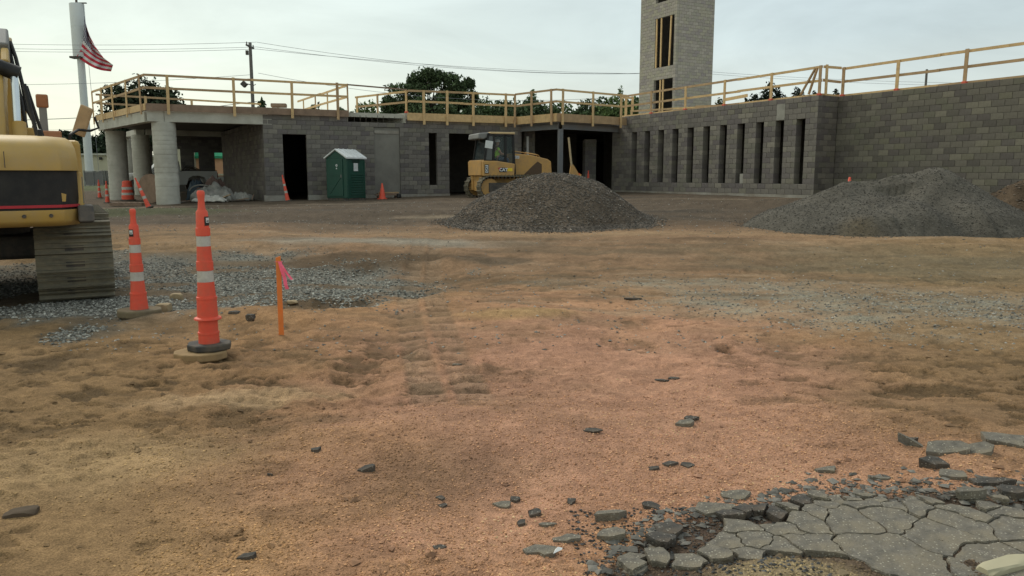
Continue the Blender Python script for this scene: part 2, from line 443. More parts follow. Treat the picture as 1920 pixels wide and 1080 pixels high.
RED = (.465, .250, .158); TAN = (.385, .218, .108); OLIVE = (.262, .170, .082); DARK = (.135, .092, .052)
GRAVEL = (.18, .17, .14); GRADED = (.086, .068, .050); PALE = (.36, .27, .17); AMBER = (.42, .27, .12); MOSS = (.075, .078, .04); GREY = (.215, .205, .165)
def ground_col(x, y):
    n1 = fbm(x * .45, y * .45, 4, 71); n2 = fbm(x * 1.6, y * 2.4, 4, 73); n3 = fbm(x * 5, y * 9, 3, 75)
    def C(c): return np.array(c)[None, :]
    c = np.repeat(C(TAN), len(x), 0)
    far_ = sm(7.5, 13, y)[:, None]
    c = c * (1 - far_) + C((.255, .158, .090)) * far_
    def mix(c, col_, f): return c * (1 - f[:, None]) + C(col_) * f[:, None]
    c = mix(c, RED, np.clip(blob(x, y, .9, 5.4, 3.0, 4.2, 6, .7, .3, 77) * (.9 + .3 * n1), 0, 1))
    lr = x / (y + 1e-3)  # view bearing; olive towards both sides paints lens shading into the soil
    c = mix(c, OLIVE, .8 * sm(-.18, -.60, lr) * (1 - sm(14, 20, y)))
    c = mix(c, OLIVE, .75 * sm(.28, .62, lr) * sm(3.2, 5, y) * (1 - sm(16, 22, y)))
    c = mix(c, DARK, .65 * sm(.15, .75, n1 + .5 * n2) * (1 - .5 * blob(x, y, .8, 5, 3, 3.5, 0, .6)))
    c = mix(c, DARK, .55 * blob(x, y, -2.8, 6.2, 1.9, 1.2, 0, .8, .5, 79) * sm(-.2, .5, n2))
    c = mix(c, DARK, .5 * blob(x, y, 4.4, 6.2, 2.2, 1.0, -18, .8, .5, 81) * sm(-.4, .4, n2))
    c = mix(c, (.19, .115, .07), .6 * blob(x, y, -.55, 3.7, .55, .5, 0, .9, .4, 83))
    dd, dm = disturbed(x, y)
    c = c * (1 - (.10 * dm)[:, None])
    c = mix(c, (.10, .066, .034), .80 * dd)
    tb, ts = tread(x, y)
    c = mix(c, (.30, .215, .14), .45 * np.clip(tb, 0, 1)); c = mix(c, (.125, .082, .048), .62 * np.clip(tb, 0, 1) * sm(-.1, .7, -ts))
    # pale sand
    c = mix(c, (.44, .295, .165), .8 * blob(x, y, -1.85, 5.15, .75, .30, 14, .7, .3, 85))
    c = mix(c, (.37, .250, .130), .6 * blob(x, y, -2.5, 3.7, 1.5, .55, 22, .8, .3, 86))
    c = mix(c, AMBER, .75 * blob(x, y, .15, 8.0, .75, .22, 8, .6, .3, 87))
    # middle distance
    s1_ = fbm(x * .35 + 3, y * 1.5, 4, 201); s2_ = fbm(x * .9, y * 3.2, 3, 203)
    mid_ = sm(6.5, 9, y) * (1 - sm(17, 19, y))
    c = mix(c, (.15, .108, .066), .75 * mid_ * sm(.05, .55, s1_ + .5 * s2_))
    c = mix(c, (.33, .235, .15), .5 * mid_ * sm(.1, .55, -s1_ + .4 * s2_))
    c = mix(c, (.33, .215, .12), .7 * blob(x, y, 1.5, 17.0, 9, .7, 0, .7, .3, 88))
    c = mix(c, (.185, .15, .09), .6 * blob(x, y, 7.5, 12.2, 4.6, 3.2, -10, .8, .3, 205))
    c = mix(c, (.27, .25, .20), .7 * blob(x, y, -2.6, 15.4, 3.2, .8, -3, .6, .3, 89))
    # grey-green gravelly patch on the right
    c = mix(c, (.245, .225, .17), .95 * np.clip(blob(x, y, 4.9, 8.5, 4.3, 1.7, -24, .9, .45, 91) * (.85 + .8 * n2 + .5 * n3), 0, 1))
    # gravel pit left
    g = np.clip(blob(x, y, -5.3, 10.6, 4.4, 3.5, 12, .25, .3, 93) + .0, 0, 1)
    c = mix(c, GRAVEL, .95 * g)
    c = mix(c, DARK, g * .8 * sm(.12, .5, fbm(x * .8, y * 1.3, 3, 95)))
    c = mix(c, (.115, .078, .046), .9 * blob(x, y, -2.5, 13.1, 1.9, 1.0, 4, .3, .45, 96))
    c = mix(c, (.13, .088, .05), .85 * blob(x, y, -2.5, 9.4, 1.1, .65, 10, .5, .45, 97))
    c = mix(c, (.10, .072, .046), .8 * blob(x, y, -.45, 12.9, 1.0, .45, 4, .3, .5, 98)); c = mix(c, (.14, .098, .06), .6 * blob(x, y, .3, 14.6, .8, .9, 20, .6, .5, 99)); c = mix(c, (.13, .085, .05), .7 * blob(x, y, 4.2, 15.6, 1.6, .35, 4, .6, .5, 100))
    # graded yard in front of the building
    k = .9 * sm(16.6, 21.0, y + 1.4 * fbm(x * .25, y * .1, 3, 99) - .10 * (x > 3) * (x - 3))
    c = mix(c, GRADED, k)
    c = mix(c, (.30, .235, .16), .75 * k * sm(.25, .6, fbm(x * .12, y * 1.1, 3, 101)) * (1 - sm(28, 34, y)))
    c = mix(c, (.075, .062, .048), .7 * k * sm(.1, .55, fbm(x * .18 + 7, y * .9, 3, 103)))
    c = mix(c, MOSS, .9 * blob(x, y, -13.0, 25.0, 4.6, 2.3, 3, .4, .3, 105))
    c = mix(c, (.10, .11, .055), sm(48, 60, y))
    c = mix(c, (.02, .015, .01), .9 * np.exp(-(((x - 1.86) / .06) ** 2 + ((y - 6.62) / .10) ** 2)))  # near-black painted into the burrow for its inner shade
    c = c * (1 + .20 * n2 + .20 * n3)[:, None]
    inside = np.where(y < 4.6, np.interp(x, PVX, PVY) - y, -1.0)
    c = mix(c, (.045, .042, .036), .85 * sm(-.03, .06, inside + .05 * n3))
    c = mix(c, (.30, .23, .135), .95 * blob(x, y, 1.0, 2.62, .42, .28, 0, .7, .5, 107) * (inside > -.1))
    return np.clip(c, .01, .7)

def make_ground():
    # rows in constant screen steps, fine near the camera; far rows stretch to the horizon
    inv = np.linspace(1 / 2.3, 1 / 60, 600)
    rows = np.concatenate([np.linspace(-3, 2.25, 22), 1 / inv, np.geomspace(62, 700, 26)])
    t = np.concatenate([np.linspace(-2.8, -.75, 34), np.linspace(-.745, .745, 760), np.linspace(.75, 2.8, 34)])
    Y, T = np.meshgrid(rows, t, indexing='ij')
    X = T * (np.maximum(Y, 0) * 1.0 + 1.2 + .9 * np.clip(-Y, 0, 9))
    X = np.where(Y < 1.0, T * 3.2, T * (Y + np.clip(2.2 - .12 * (Y - 1), .0, 2.2)))
    x, y = X.ravel(), Y.ravel()
    z = ground_h(x, y)
    nr, nc = Y.shape
    i = (np.arange(nr - 1)[:, None] * nc + np.arange(nc - 1)[None, :]).ravel()
    F = np.stack([i, i + 1, i + nc + 1, i + nc], 1)
    return np_mesh('ground', np.stack([x, y, z], 1), F, None, {'soil': ground_col(x, y)}, True)

gm = bpy.data.materials.new('bare_soil'); gm.use_nodes = True
t = gm.node_tree; b = t.nodes['Principled BSDF']; L = t.links.new
b.inputs['Roughness'].default_value = .97; b.inputs['Specular IOR Level'].default_value = .12
at = t.nodes.new('ShaderNodeAttribute'); at.attribute_name = 'soil'
geo = t.nodes.new('ShaderNodeNewGeometry')
def nzn(scale, det=4, rough=.6):
    n = t.nodes.new('ShaderNodeTexNoise'); n.inputs['Scale'].default_value = scale; n.inputs['Detail'].default_value = det; n.inputs['Roughness'].default_value = rough
    L(geo.outputs['Position'], n.inputs['Vector']); return n
n1 = nzn(120, 3); n2 = nzn(14, 6, .7); n3 = nzn(2.2, 6, .7)
mr = t.nodes.new('ShaderNodeMapRange'); mr.inputs['From Min'].default_value = .3; mr.inputs['From Max'].default_value = .7; mr.inputs['To Min'].default_value = .62; mr.inputs['To Max'].default_value = 1.38
L(n1.outputs[0], mr.inputs[0])
mr2 = t.nodes.new('ShaderNodeMapRange'); mr2.inputs['From Min'].default_value = .33; mr2.inputs['From Max'].default_value = .67; mr2.inputs['To Min'].default_value = .78; mr2.inputs['To Max'].default_value = 1.18
L(n2.outputs[0], mr2.inputs[0])
mr3 = t.nodes.new('ShaderNodeMapRange'); mr3.inputs['From Min'].default_value = .3; mr3.inputs['From Max'].default_value = .7; mr3.inputs['To Min'].default_value = .84; mr3.inputs['To Max'].default_value = 1.14
L(n3.outputs[0], mr3.inputs[0])
mm = t.nodes.new('ShaderNodeMath'); mm.operation = 'MULTIPLY'; L(mr.outputs[0], mm.inputs[0]); L(mr2.outputs[0], mm.inputs[1])
mm2 = t.nodes.new('ShaderNodeMath'); mm2.operation = 'MULTIPLY'; L(mm.outputs[0], mm2.inputs[0]); L(mr3.outputs[0], mm2.inputs[1])
sc = t.nodes.new('ShaderNodeVectorMath'); sc.operation = 'SCALE'; L(at.outputs['Color'], sc.inputs[0]); L(mm2.outputs[0], sc.inputs['Scale'])
L(sc.outputs[0], b.inputs['Base Color'])
bp = t.nodes.new('ShaderNodeBump'); bp.inputs['Strength'].default_value = .8; bp.inputs['Distance'].default_value = .014
ad = t.nodes.new('ShaderNodeMath'); ad.operation = 'ADD'
sc3 = t.nodes.new('ShaderNodeMath'); sc3.operation = 'MULTIPLY'; sc3.inputs[1].default_value = 2.6; L(n2.outputs[0], sc3.inputs[0])
L(n1.outputs[0], ad.inputs[0]); L(sc3.outputs[0], ad.inputs[1]); L(ad.outputs[0], bp.inputs['Height']); L(bp.outputs[0], b.inputs['Normal'])
ground = make_ground()
ground.data.materials.append(gm)
tag(ground, kind='structure')

# ------------------------------------------------------------------ scattered stones
stone_mat = mat('loose_stone', (1, 1, 1), .9, .18, 60, attr='tone', spec=.2)
def stones(name, x, y, z, size, tone, kind='stuff', parent=None, flat=.65):
    n = len(x)
    base = np.array([[1, 0, 0], [-1, 0, 0], [0, 1, 0], [0, -1, 0], [0, 0, 1], [0, 0, -1]], float)
    V = base[None] * (1 + .35 * rng.uniform(-1, 1, (n, 6, 1))) + .28 * rng.uniform(-1, 1, (n, 6, 3))
    V[:, :, 2] *= flat; V[:, :, 0] *= rng.uniform(.7, 1.4, (n, 1))
    a = rng.uniform(0, 6.28, n); c, s_ = np.cos(a)[:, None], np.sin(a)[:, None]
    tx = V[:, :, 0] * c - V[:, :, 1] * s_; ty = V[:, :, 0] * s_ + V[:, :, 1] * c
    V = np.stack([tx, ty, V[:, :, 2]], 2) * size[:, None, None]
    V += np.stack([x, y, z], 1)[:, None]
    f = np.array([[0, 2, 4], [2, 1, 4], [1, 3, 4], [3, 0, 4], [2, 0, 5], [1, 2, 5], [3, 1, 5], [0, 3, 5]])
    F = (f[None] + (np.arange(n) * 6)[:, None, None]).reshape(-1, 3)
    o = np_mesh(name, V.reshape(-1, 3), F, stone_mat, {'tone': np.repeat(tone, 6, 0)})
    return o

# gravel of the pit
n = 78000
iy = rng.uniform(1 / 16.5, 1 / 6.3, n); y = 1 / iy; x = y * rng.uniform(-.72, -.02, n)
m_ = (blob(x, y, -5.4, 10.6, 4.6, 3.5, 12, .55, .45, 93) > rng.uniform(.15, .9, n)) & (fbm(x * .8, y * 1.3, 3, 95) < .12 + rng.uniform(0, .4, n))
x, y = x[m_], y[m_]; n = len(x)
s = rng.uniform(.008, .021, n)
g = rng.choice([.10, .16, .24, .33, .45], n, p=[.22, .26, .26, .19, .07])[:, None] * np.array([[1.03, 1.0, .86]]) * rng.uniform(.85, 1.15, (n, 1))
o = stones('pit_gravel', x, y, ground_h(x, y) + s * .25, s, g)
tag(o, 'loose grey crushed stone spread around the excavator track', 'gravel', kind='stuff')
# sand grains and pebbles of the foreground
n = 66000
iy = rng.uniform(1 / 10.5, 1 / 2.3, n); y = 1 / iy; x = y * rng.uniform(-.74, .74, n)
m_ = .7 * fbm(x * 1.1, y * 1.1, 3, 111) + .9 * blob(x, y, .5, 3.6, 2.7, 3.2, -12, .8, .4) > rng.uniform(.05, 1.0, n)
x, y = x[m_], y[m_]; n = len(x)
s = rng.uniform(.0022, .0052, n) * (1 + .09 * y)
c0 = ground_col(x, y)
g = c0 * rng.choice([.6, .95, 1.3, 1.65], n, p=[.10, .30, .38, .22])[:, None] * np.array([[1.03, 1.02, .92]])
o = stones('pebble_scatter', x, y, ground_h(x, y) + s * .3, s, np.clip(g, .02, .65))
tag(o, 'fine tan and pink grit strewn over the bare soil', 'grit', kind='stuff')
# crumbled soil clods
n = 5200
iy = rng.uniform(1 / 15, 1 / 2.4, n); y = 1 / iy; x = y * rng.uniform(-.74, .74, n)
dd_, dm_ = disturbed(x, y)
m_ = (dd_ * .9 + .10 + .5 * (fbm(x * 1.3, y * 1.3, 3, 231) > .12)) > rng.uniform(0, 1.3, n)
x, y = x[m_], y[m_]; n = len(x)
s = rng.uniform(.005, .015, n) * rng.choice([.7, 1, 1.7], n, p=[.6, .32, .08]) * (1 + .05 * y)
c0 = ground_col(x, y) * rng.uniform(.5, .95, (n, 1))
o = stones('soil_clods', x, y, ground_h(x, y) + s * .15, s, np.clip(c0, .02, .6), flat=.45)
tag(o, 'small dry clods of brown soil lying over the churned ground', 'clods', kind='stuff')
# gravel thinly spread over the right-hand patch and the graded yard
n = 34000
iy = rng.uniform(1 / 30, 1 / 6.5, n); y = 1 / iy; x = y * rng.uniform(-.6, .75, n)
m_ = (blob(x, y, 4.9, 8.5, 4.5, 1.8, -24, .9, .45, 91) > rng.uniform(.15, 1.2, n)) | ((y > 17) & (rng.uniform(0, 1, n) < .35)) | (rng.uniform(0, 1, n) < .06)
x, y = x[m_], y[m_]; n = len(x)
s = rng.uniform(.006, .014, n) * (1 + .03 * y)
g = rng.choice([.12, .18, .25, .33, .42], n, p=[.2, .3, .28, .17, .05])[:, None] * np.array([[1.03, .97, .84]])
o = stones('yard_gravel', x, y, ground_h(x, y) + s * .2, s, g)
tag(o, 'grey stones pressed into the soil across the yard', 'gravel', kind='stuff')

# ------------------------------------------------------------------ heaps
def heap(name, label, fn, x0, x1, y0, y1, res, colfn, nst, ssize, tones, cat='gravel pile'):
    xs = np.arange(x0, x1, res); ys = np.arange(y0, y1, res)
    X, Y = np.meshgrid(xs, ys, indexing='ij')
    x, y = X.ravel(), Y.ravel()
    hh = fn(x, y)
    g0 = ground_h(x, y, False)
    z = g0 + hh
    nx, ny = X.shape
    i = (np.arange(nx - 1)[:, None] * ny + np.arange(ny - 1)[None, :]).ravel()
    F = np.stack([i, i + ny, i + ny + 1, i + 1], 1)
    keepf = (hh[F] > -.10).all(1)
    F = F[keepf]
    used = np.unique(F); remap = -np.ones(len(x), int); remap[used] = np.arange(len(used))
    t_ = empty(name, (float((x0 + x1) / 2), float((y0 + y1) / 2), gz((x0 + x1) / 2, (y0 + y1) / 2)), 0, label, cat)
    o = np_mesh('heap_body', np.stack([x, y, z], 1)[used], remap[F], gm, {'soil': colfn(x, y, hh)[used]}, True)
    keep(o, t_)
    px = rng.uniform(x0, x1, nst); py = rng.uniform(y0, y1, nst)
    h = fn(px, py); k = h > -.30 * rng.uniform(0, 1, nst) ** 3
    px, py, h = px[k], py[k], np.maximum(h[k], .0); n = len(px)
    s = rng.uniform(*ssize, n)
    g = rng.choice(tones[0], n, p=tones[1])[:, None] * np.array([tones[2]]) * rng.uniform(.85, 1.15, (n, 1))
    o = stones('surface_stones', px, py, np.maximum(ground_h(px, py, False) + h, ground_h(px, py)) + s * .25, s, g)
    o['kind'] = 'stuff'; keep(o, t_)
    return t_
def pile1(x, y):
    cx, cy = 1.02, 20.3
    u, v = (x - cx) / 2.75, (y - cy) / 2.75
    u = np.where(u < 0, u * 1.0, u * 1.02)
    r = np.sqrt(u * u + v * v) + .07 * fbm(x * .9, y * .9, 3, 121)
    h = 1.86 * (1 - r) - .04
    top = 1.24
    h = np.where(h > top - .62, top - .62 + .62 * np.tanh((h - top + .62) / .62), h)
    h = np.where(r > .86, h + .05 * (r - .86) * 4, h)
    return h + .05 * fbm(x * 2.1, y * 2.1, 3, 123) + .03 * fbm(x * 9, y * 9, 3, 125)
heap('gravel_pile', 'dark brown cone of gravel in front of the yellow dozer', pile1, -2.4, 4.4, 16.9, 23.6, .035,
     lambda x, y, h: np.array([[.118, .092, .068]]) * (1 + .35 * fbm(x * 2, y * 2, 3, 127))[:, None] + .03 * (h < .1)[:, None], 36000, (.010, .026), ([.06, .095, .13, .19, .36], [.34, .34, .22, .09, .01], [1.18, 1.04, .88]))
def pile2(x, y):
    # ridge from the left shoulder up to a peak on the right
    ax, ay, bx, by = 8.1, 18.6, 10.1, 18.4
    tt = np.clip(((x - ax) * (bx - ax) + (y - ay) * (by - ay)) / ((bx - ax) ** 2 + (by - ay) ** 2), 0, 1)
    dx, dy = x - (ax + tt * (bx - ax)), y - (ay + tt * (by - ay))
    d = np.sqrt(dx * dx + dy * dy) + .22 * fbm(x * .6, y * .6, 3, 131)
    left = dx < 0
    H = 1.19 + .25 * tt
    sl = np.where(x < ax, .55, np.where(x > bx, .62, .60))
    h = H - sl * d - .05
    h = np.where(h > H - .2, H - .2 + .2 * np.tanh((h - H + .2) / .2), h)
    apron = np.where(x < bx, .20, .08) * np.exp(-((d - 2.1) / .7) ** 2)
    gully = -.16 * np.exp(-((x - 9.0 + .35 * (y - 18)) / .35) ** 2) * (d > .4) * (y < 18.3)
    lobe = .22 * blob(x, y, 8.6, 16.9, 1.3, 1.0, 10, .9, .3, 133)
    lobe2 = .12 * blob(x, y, 10.4, 16.6, 1.0, .8, -20, .9, .3, 134)
    return h + apron + gully + lobe + lobe2 + .07 * fbm(x * 1.3, y * 1.3, 3, 135) + .025 * fbm(x * 8, y * 8, 3, 137)
def col2(x, y, h):
    c = np.array([[.105, .095, .078]]) * (1 + .3 * fbm(x * 1.2, y * 1.2, 4, 139))[:, None]
    k = blob(x, y, 7.4, 16.4, .45, .7, 0, .8, .4, 141)[:, None] * .6
    return c * (1 - k) + np.array([[.15, .118, .075]]) * k
heap('crushed_stone_pile', 'long grey heap of crushed stone in front of the right wall', pile2, 4.2, 15.5, 13.6, 22.6, .05,
     col2, 34000, (.008, .019), ([.055, .075, .10, .13, .19], [.2, .3, .3, .16, .04], [1.05, .97, .84]))
def pile3(x, y):
    u, v = (x - 13.9) / 2.5, (y - 20.4) / 1.7
    r = np.sqrt(u * u + v * v) + .12 * fbm(x * .9, y * .9, 3, 151)
    return 1.22 * (1 - r) + .10 * fbm(x * 2, y * 2, 3, 153) + .04 * fbm(x * 7, y * 7, 3, 155)
heap('soil_heap', 'brown soil heap behind the grey stone pile at the right edge', pile3, 11.0, 17.4, 18.3, 22.6, .06,
     lambda x, y, h: np.array([[.088, .062, .040]]) * (1 + .4 * fbm(x * 3, y * 3, 3, 157))[:, None], 1500, (.015, .04), ([.04, .08, .14], [.4, .4, .2], [1.1, .9, .7]), 'soil heap')

# ------------------------------------------------------------------ concrete block walls
BLOCKS = {}
TONES = [(.150, .140, .130), (.180, .168, .155), (.205, .19, .172), (.235, .22, .195), (.17, .155, .155), (.145, .13, .135), (.27, .252, .215), (.19, .185, .155), (.125, .115, .113), (.215, .205, .165)]
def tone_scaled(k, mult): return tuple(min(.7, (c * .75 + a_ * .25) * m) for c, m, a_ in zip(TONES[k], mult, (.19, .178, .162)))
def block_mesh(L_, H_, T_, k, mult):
    key = (round(L_, 3), round(H_, 3), round(T_, 3), k, mult)
    if key not in BLOCKS:
        me = bpy.data.meshes.new('block')
        hx, hy, hz = L_ / 2, T_ / 2, H_ / 2; q = .006
        # outer face chamfered slightly: 12 verts
        vs = [(-hx, hy, -hz), (hx, hy, -hz), (hx, hy, hz), (-hx, hy, hz), (-hx, -hy + q, -hz), (hx, -hy + q, -hz), (hx, -hy + q, hz), (-hx, -hy + q, hz),
              (-hx + q, -hy, -hz + q), (hx - q, -hy, -hz + q), (hx - q, -hy, hz - q), (-hx + q, -hy, hz - q)]
        fs = [(3, 2, 1, 0), (0, 1, 5, 4), (2, 3, 7, 6), (1, 2, 6, 5), (3, 0, 4, 7), (4, 5, 9, 8), (5, 6, 10, 9), (6, 7, 11, 10), (7, 4, 8, 11), (8, 9, 10, 11)]
        me.from_pydata(vs, [], fs)
        a = me.attributes.new('shade', 'FLOAT_COLOR', 'POINT')
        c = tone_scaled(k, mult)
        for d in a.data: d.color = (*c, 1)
        me.materials.append(MAT['block'])
        BLOCKS[key] = me
    return BLOCKS[key]
def cut(segs, s0, s1):
    r = []
    for a, b in segs:
        if s1 <= a or s0 >= b: r.append((a, b)); continue
        if s0 - a > .03: r.append((a, s0))
        if b - s1 > .03: r.append((s1, b))
    return r
def in_frame(p):
    zc = p[1] * CS - (p[2] - EYE) * SN
    if zc < .5: return False
    px = 960 + FPX * p[0] / zc
    yc = p[1] * SN + (p[2] - EYE) * CS
    py = 540 - FPX * yc / zc
    return -20 < px < 1940 and -20 < py < 1100
def cmu_wall(name, label, p0, p1, z0, n, openings=(), L_=.4, H_=.2, T_=.2, keepn=300, mult=(.86, .845, .825), phase=0, outward=None, extra=None, cat='wall', tops=None, top_level=None, weights=None):
    """p0 -> p1 along the outer face; the outer face looks towards the side where -normal points"""
    p0 = Vector((p0[0], p0[1], 0)); p1 = Vector((p1[0], p1[1], 0))
    d = (p1 - p0); LEN = d.length; d.normalize()
    nin = Vector((-d.y, d.x, 0))                     # inward normal (left of the direction)
    ang = math.atan2(d.y, d.x)
    th = top_level or empty(name, (p0.x, p0.y, z0), 0, label, cat)
    items = []; core = MB()
    rot = Matrix.Rotation(ang, 3, 'Z')
    for c in range(n):
        segs = [(0, LEN)]
        for (s0, s1, c0, c1) in openings:
            if c0 <= c < c1: segs = cut(segs, s0, s1)
        for a, b_ in segs:
            # mortar core
            cc = p0 + d * ((a + b_) / 2) + nin * (T_ / 2)
            core.box((cc.x, cc.y, z0 + (c + .5) * H_), (b_ - a - .02, T_ - .03, H_ + (.0 if c < n - 1 else -.02)), rot)
            off = (phase + (L_ / 2 if c % 2 else 0)) % L_
            k = math.floor((a - off) / L_)
            js = [a]
            while True:
                k += 1; j = off + k * L_
                if j >= b_ - .05: break
                if j > a + .05: js.append(j)
            js.append(b_)
            for s0, s1 in zip(js[:-1], js[1:]):
                w = s1 - s0 - .010
                if w < .02: continue
                sx = (s0 + s1) / 2
                jit = random.uniform(-.002, .003)
                q = p0 + d * sx + nin * (T_ / 2 - jit)
                items.append((round(w, 2), q.x, q.y, z0 + (c + .5) * H_))
    o = core.build('mortar', MAT['mortar'], th, local=False)
    cp = Vector((0, 0, EYE))
    items.sort(key=lambda i: (not in_frame(i[1:]), (Vector(i[1:]) - cp).length))
    V = []; F = []; S = []; nv = 0
    for idx, (w, x_, y_, z_) in enumerate(items):
        k = random.choices(range(len(TONES)), weights or [10, 16, 16, 12, 10, 9, 5, 9, 6, 7])[0]
        me = block_mesh(w, H_ - .010, T_, k, mult)
        if idx < keepn:
            ob = bpy.data.objects.new('block', me); col.objects.link(ob)
            ob.location = (x_, y_, z_); ob.rotation_euler = (0, 0, ang)
            keep(ob, th)
        else:
            vv = np.array([v.co[:] for v in me.vertices]) @ np.array(rot.transposed())
            V.append(vv + np.array([x_, y_, z_]))
            for f in me.polygons: F.append([i + nv for i in f.vertices])
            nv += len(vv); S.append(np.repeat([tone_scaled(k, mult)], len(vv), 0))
    if V:
        ob = np_mesh('block_rest', np.concatenate(V), np.array(F), MAT['block'], {'shade': np.concatenate(S)})
        ob['kind'] = 'stuff'; keep(ob, th)
    return th, p0, d, nin, ang

# front wall (portable toilet stands before it)
W1 = (-8.67, 34.3); D1 = (.905, .425)
def onW1(px, off=0):
    s = line_px(W1, D1, px); return (W1[0] + D1[0] * s + .425 * off, W1[1] + D1[1] * s - .905 * off)
C_ = onW1(497); Q_ = (.47, 38.6)
def s1(px):
    p = onW1(px); return math.hypot(p[0] - C_[0], p[1] - C_[1])
ZB = EYE - .82
door = (s1(537), s1(580)); panel = (s1(704), s1(753)); slit = (s1(809), s1(826)); bay = (s1(845), s1(964))
rec = (s1(656), s1(762))
def r2(v): return round(v / .2) * .2
door = (r2(door[0]), r2(door[1])); panel = (r2(panel[0]), r2(panel[1])); slit = (r2(slit[0]), r2(slit[0]) + .4); bay = (r2(bay[0]), r2(bay[1]))
front, *_ = cmu_wall('front_wall', 'dark grey block wall behind the green portable toilet with a black doorway', C_, Q_, ZB, 17,
    [(door[0], door[1], 0, 13), (panel[0], panel[1], 0, 15), (slit[0], slit[1], 2, 14), (bay[0], bay[1], 0, 14), (rec[0], rec[1], 16, 17)])
def along(p0, d, s, off=0): return (p0[0] + d[0] * s + d[1] * off, p0[1] + d[1] * s - d[0] * off)
dW = Vector((Q_[0] - C_[0], Q_[1] - C_[1])).normalized(); dW = (dW.x, dW.y)
def wall_box(mb, p0, d, a, b, z0, z1, o0, o1):
    """box along a wall from s=a..b, outwards offset o0..o1"""
    c = along(p0, d, (a + b) / 2, (o0 + o1) / 2)
    mb.box((c[0], c[1], (z0 + z1) / 2), (b - a, abs(o1 - o0), z1 - z0), Matrix.Rotation(math.atan2(d[1], d[0]), 3, 'Z'))
    return mb
wall_box(MB(), C_, dW, panel[0] + .004, panel[1] - .004, ZB, ZB + 2.99, -.06, -.14).build('infill_panel', MAT['plaster'], front, local=False)
wall_box(MB(), C_, dW, panel[0] + .03, panel[1] - .03, ZB + 2.72, ZB + 2.86, -.03, -.065).build('panel_header', MAT['footing'], front, local=False)
mb = MB(); LW = math.hypot(Q_[0] - C_[0], Q_[1] - C_[1])
wall_box(mb, C_, dW, -.06, door[0], ZB - .5, ZB - .005, -.2, .05); wall_box(mb, C_, dW, door[1], bay[0], ZB - .5, ZB - .005, -.2, .05); wall_box(mb, C_, dW, bay[1], LW, ZB - .5, ZB - .005, -.2, .05)
mb.build('footing', MAT['footing'], front, local=False)

# side wall under the canopy
C2 = (C_[0] + U[0] * 11.5, C_[1] + U[1] * 11.5)
inn = (.2 * -dW[1], .2 * dW[0])
side, *_ = cmu_wall('side_wall', 'shaded block wall running back under the concrete canopy', C2, (C_[0] + U[0] * .205, C_[1] + U[1] * .205), ZB - .4, 18, [], keepn=300, mult=(.72, .68, .66))  # block tones lowered to paint in the canopy's shade
# window wall: A (near corner) back to E
L_WIN = 12.6
E_ = (A_[0] + U[0] * L_WIN, A_[1] + U[1] * L_WIN)
ZR = EYE - .70
wins = []
for i in range(11):
    # opening edges measured from the far end
    s_ = L_WIN - (.655 * 1.0 + .0) ; 
near_s = line_px(A_, U, 1496.5); far_s = line_px(A_, U, 1187.5)
sp = (far_s - near_s) / 10
print('window spacing', sp, near_s, far_s)
LB = sp / 2.5
for i in range(11):
    c = near_s + i * sp
    wins.append((L_WIN - c - LB / 2, L_WIN - c + LB / 2, 2, 14))
ph = wins[-1][1] % LB
winw, *_ = cmu_wall('window_wall', 'long block wall with a row of eleven tall slit windows', E_, A_, ZR, 18, wins, L_=LB, T_=.3, phase=ph, mult=(.92, .90, .87))
# one loose block standing in the fourth slit from the right
mb = MB(); s4 = L_WIN - (near_s + 3 * sp)
dwn = (-U[0], -U[1])
wall_box(mb, E_, dwn, s4 + .0, s4 + .19, ZR + .402, ZR + .79, -.03, -.2)
o = mb.build('loose_block', mat('pale_block', (.30, .29, .255), .95, .1, 8), bevel=.005)
tag(o, 'pale loose block stood on end in a slit of the window wall', 'concrete block')
# pale repaired patch above the second slit from the right
s2 = L_WIN - (near_s + 1 * sp)
wall_box(MB(), E_, dwn, s2 - .18, s2 + .22, ZR + 2.82, ZR + 3.42, .0, .006).build('mortar_smear', mat('mortar_smear', (.27, .26, .225), .95, .25, 3, .2, 20), winw, local=False)
# footing strip of the window wall
wall_box(MB(), E_, dwn, 0, L_WIN + .02, ZR - .5, ZR - .004, -.25, .05).build('footing', MAT['footing'], winw, local=False)
# return and right wall
B_ = (A_[0] + .878 * 1.05, A_[1] + .479 * 1.05)
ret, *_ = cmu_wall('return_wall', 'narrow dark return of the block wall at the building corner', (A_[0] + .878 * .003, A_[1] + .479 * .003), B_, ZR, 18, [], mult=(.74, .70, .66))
RWE = (B_[0] - U[0] * 15, B_[1] - U[1] * 15)
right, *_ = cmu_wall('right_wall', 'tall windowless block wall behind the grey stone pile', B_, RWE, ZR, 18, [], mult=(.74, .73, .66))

# roofs and hidden backs (they keep the rooms dark)
def slab(name, poly, z0, z1, m, parent=None):
    return MB().prism(poly, 'z', z0, z1).build(name, m, parent, local=False)
P_ = (2.25, 36.6)
ZD = EYE + 2.56
bd = empty('roof_deck', (0, 45, ZD), 0, 'flat concrete roof deck carried by the block walls', 'roof')
ins = .12
slab('deck_slab', [along(C_, dW, .2, -.1), along(C_, dW, LW, -.1), (P_[0], P_[1] + .15), (E_[0] + .25, E_[1] + .1), (A_[0] + .3, A_[1] + .4), (B_[0] + .12, B_[1] + .3), (RWE[0] + .2, RWE[1] + .12), (RWE[0] + 14, RWE[1] + 7), (16, 60), (-14, 60), (C2[0] + .1, C2[1])], ZD + .05, ZD + .24, MAT['concrete'], bd)
bw = MB()
def vwall(mb, a, b, z0, z1, t=.2):
    a = Vector((a[0], a[1], 0)); b = Vector((b[0], b[1], 0)); c = (a + b) / 2; d = b - a
    mb.box((c.x, c.y, (z0 + z1) / 2), (d.length, t, z1 - z0), Matrix.Rotation(math.atan2(d.y, d.x), 3, 'Z'))
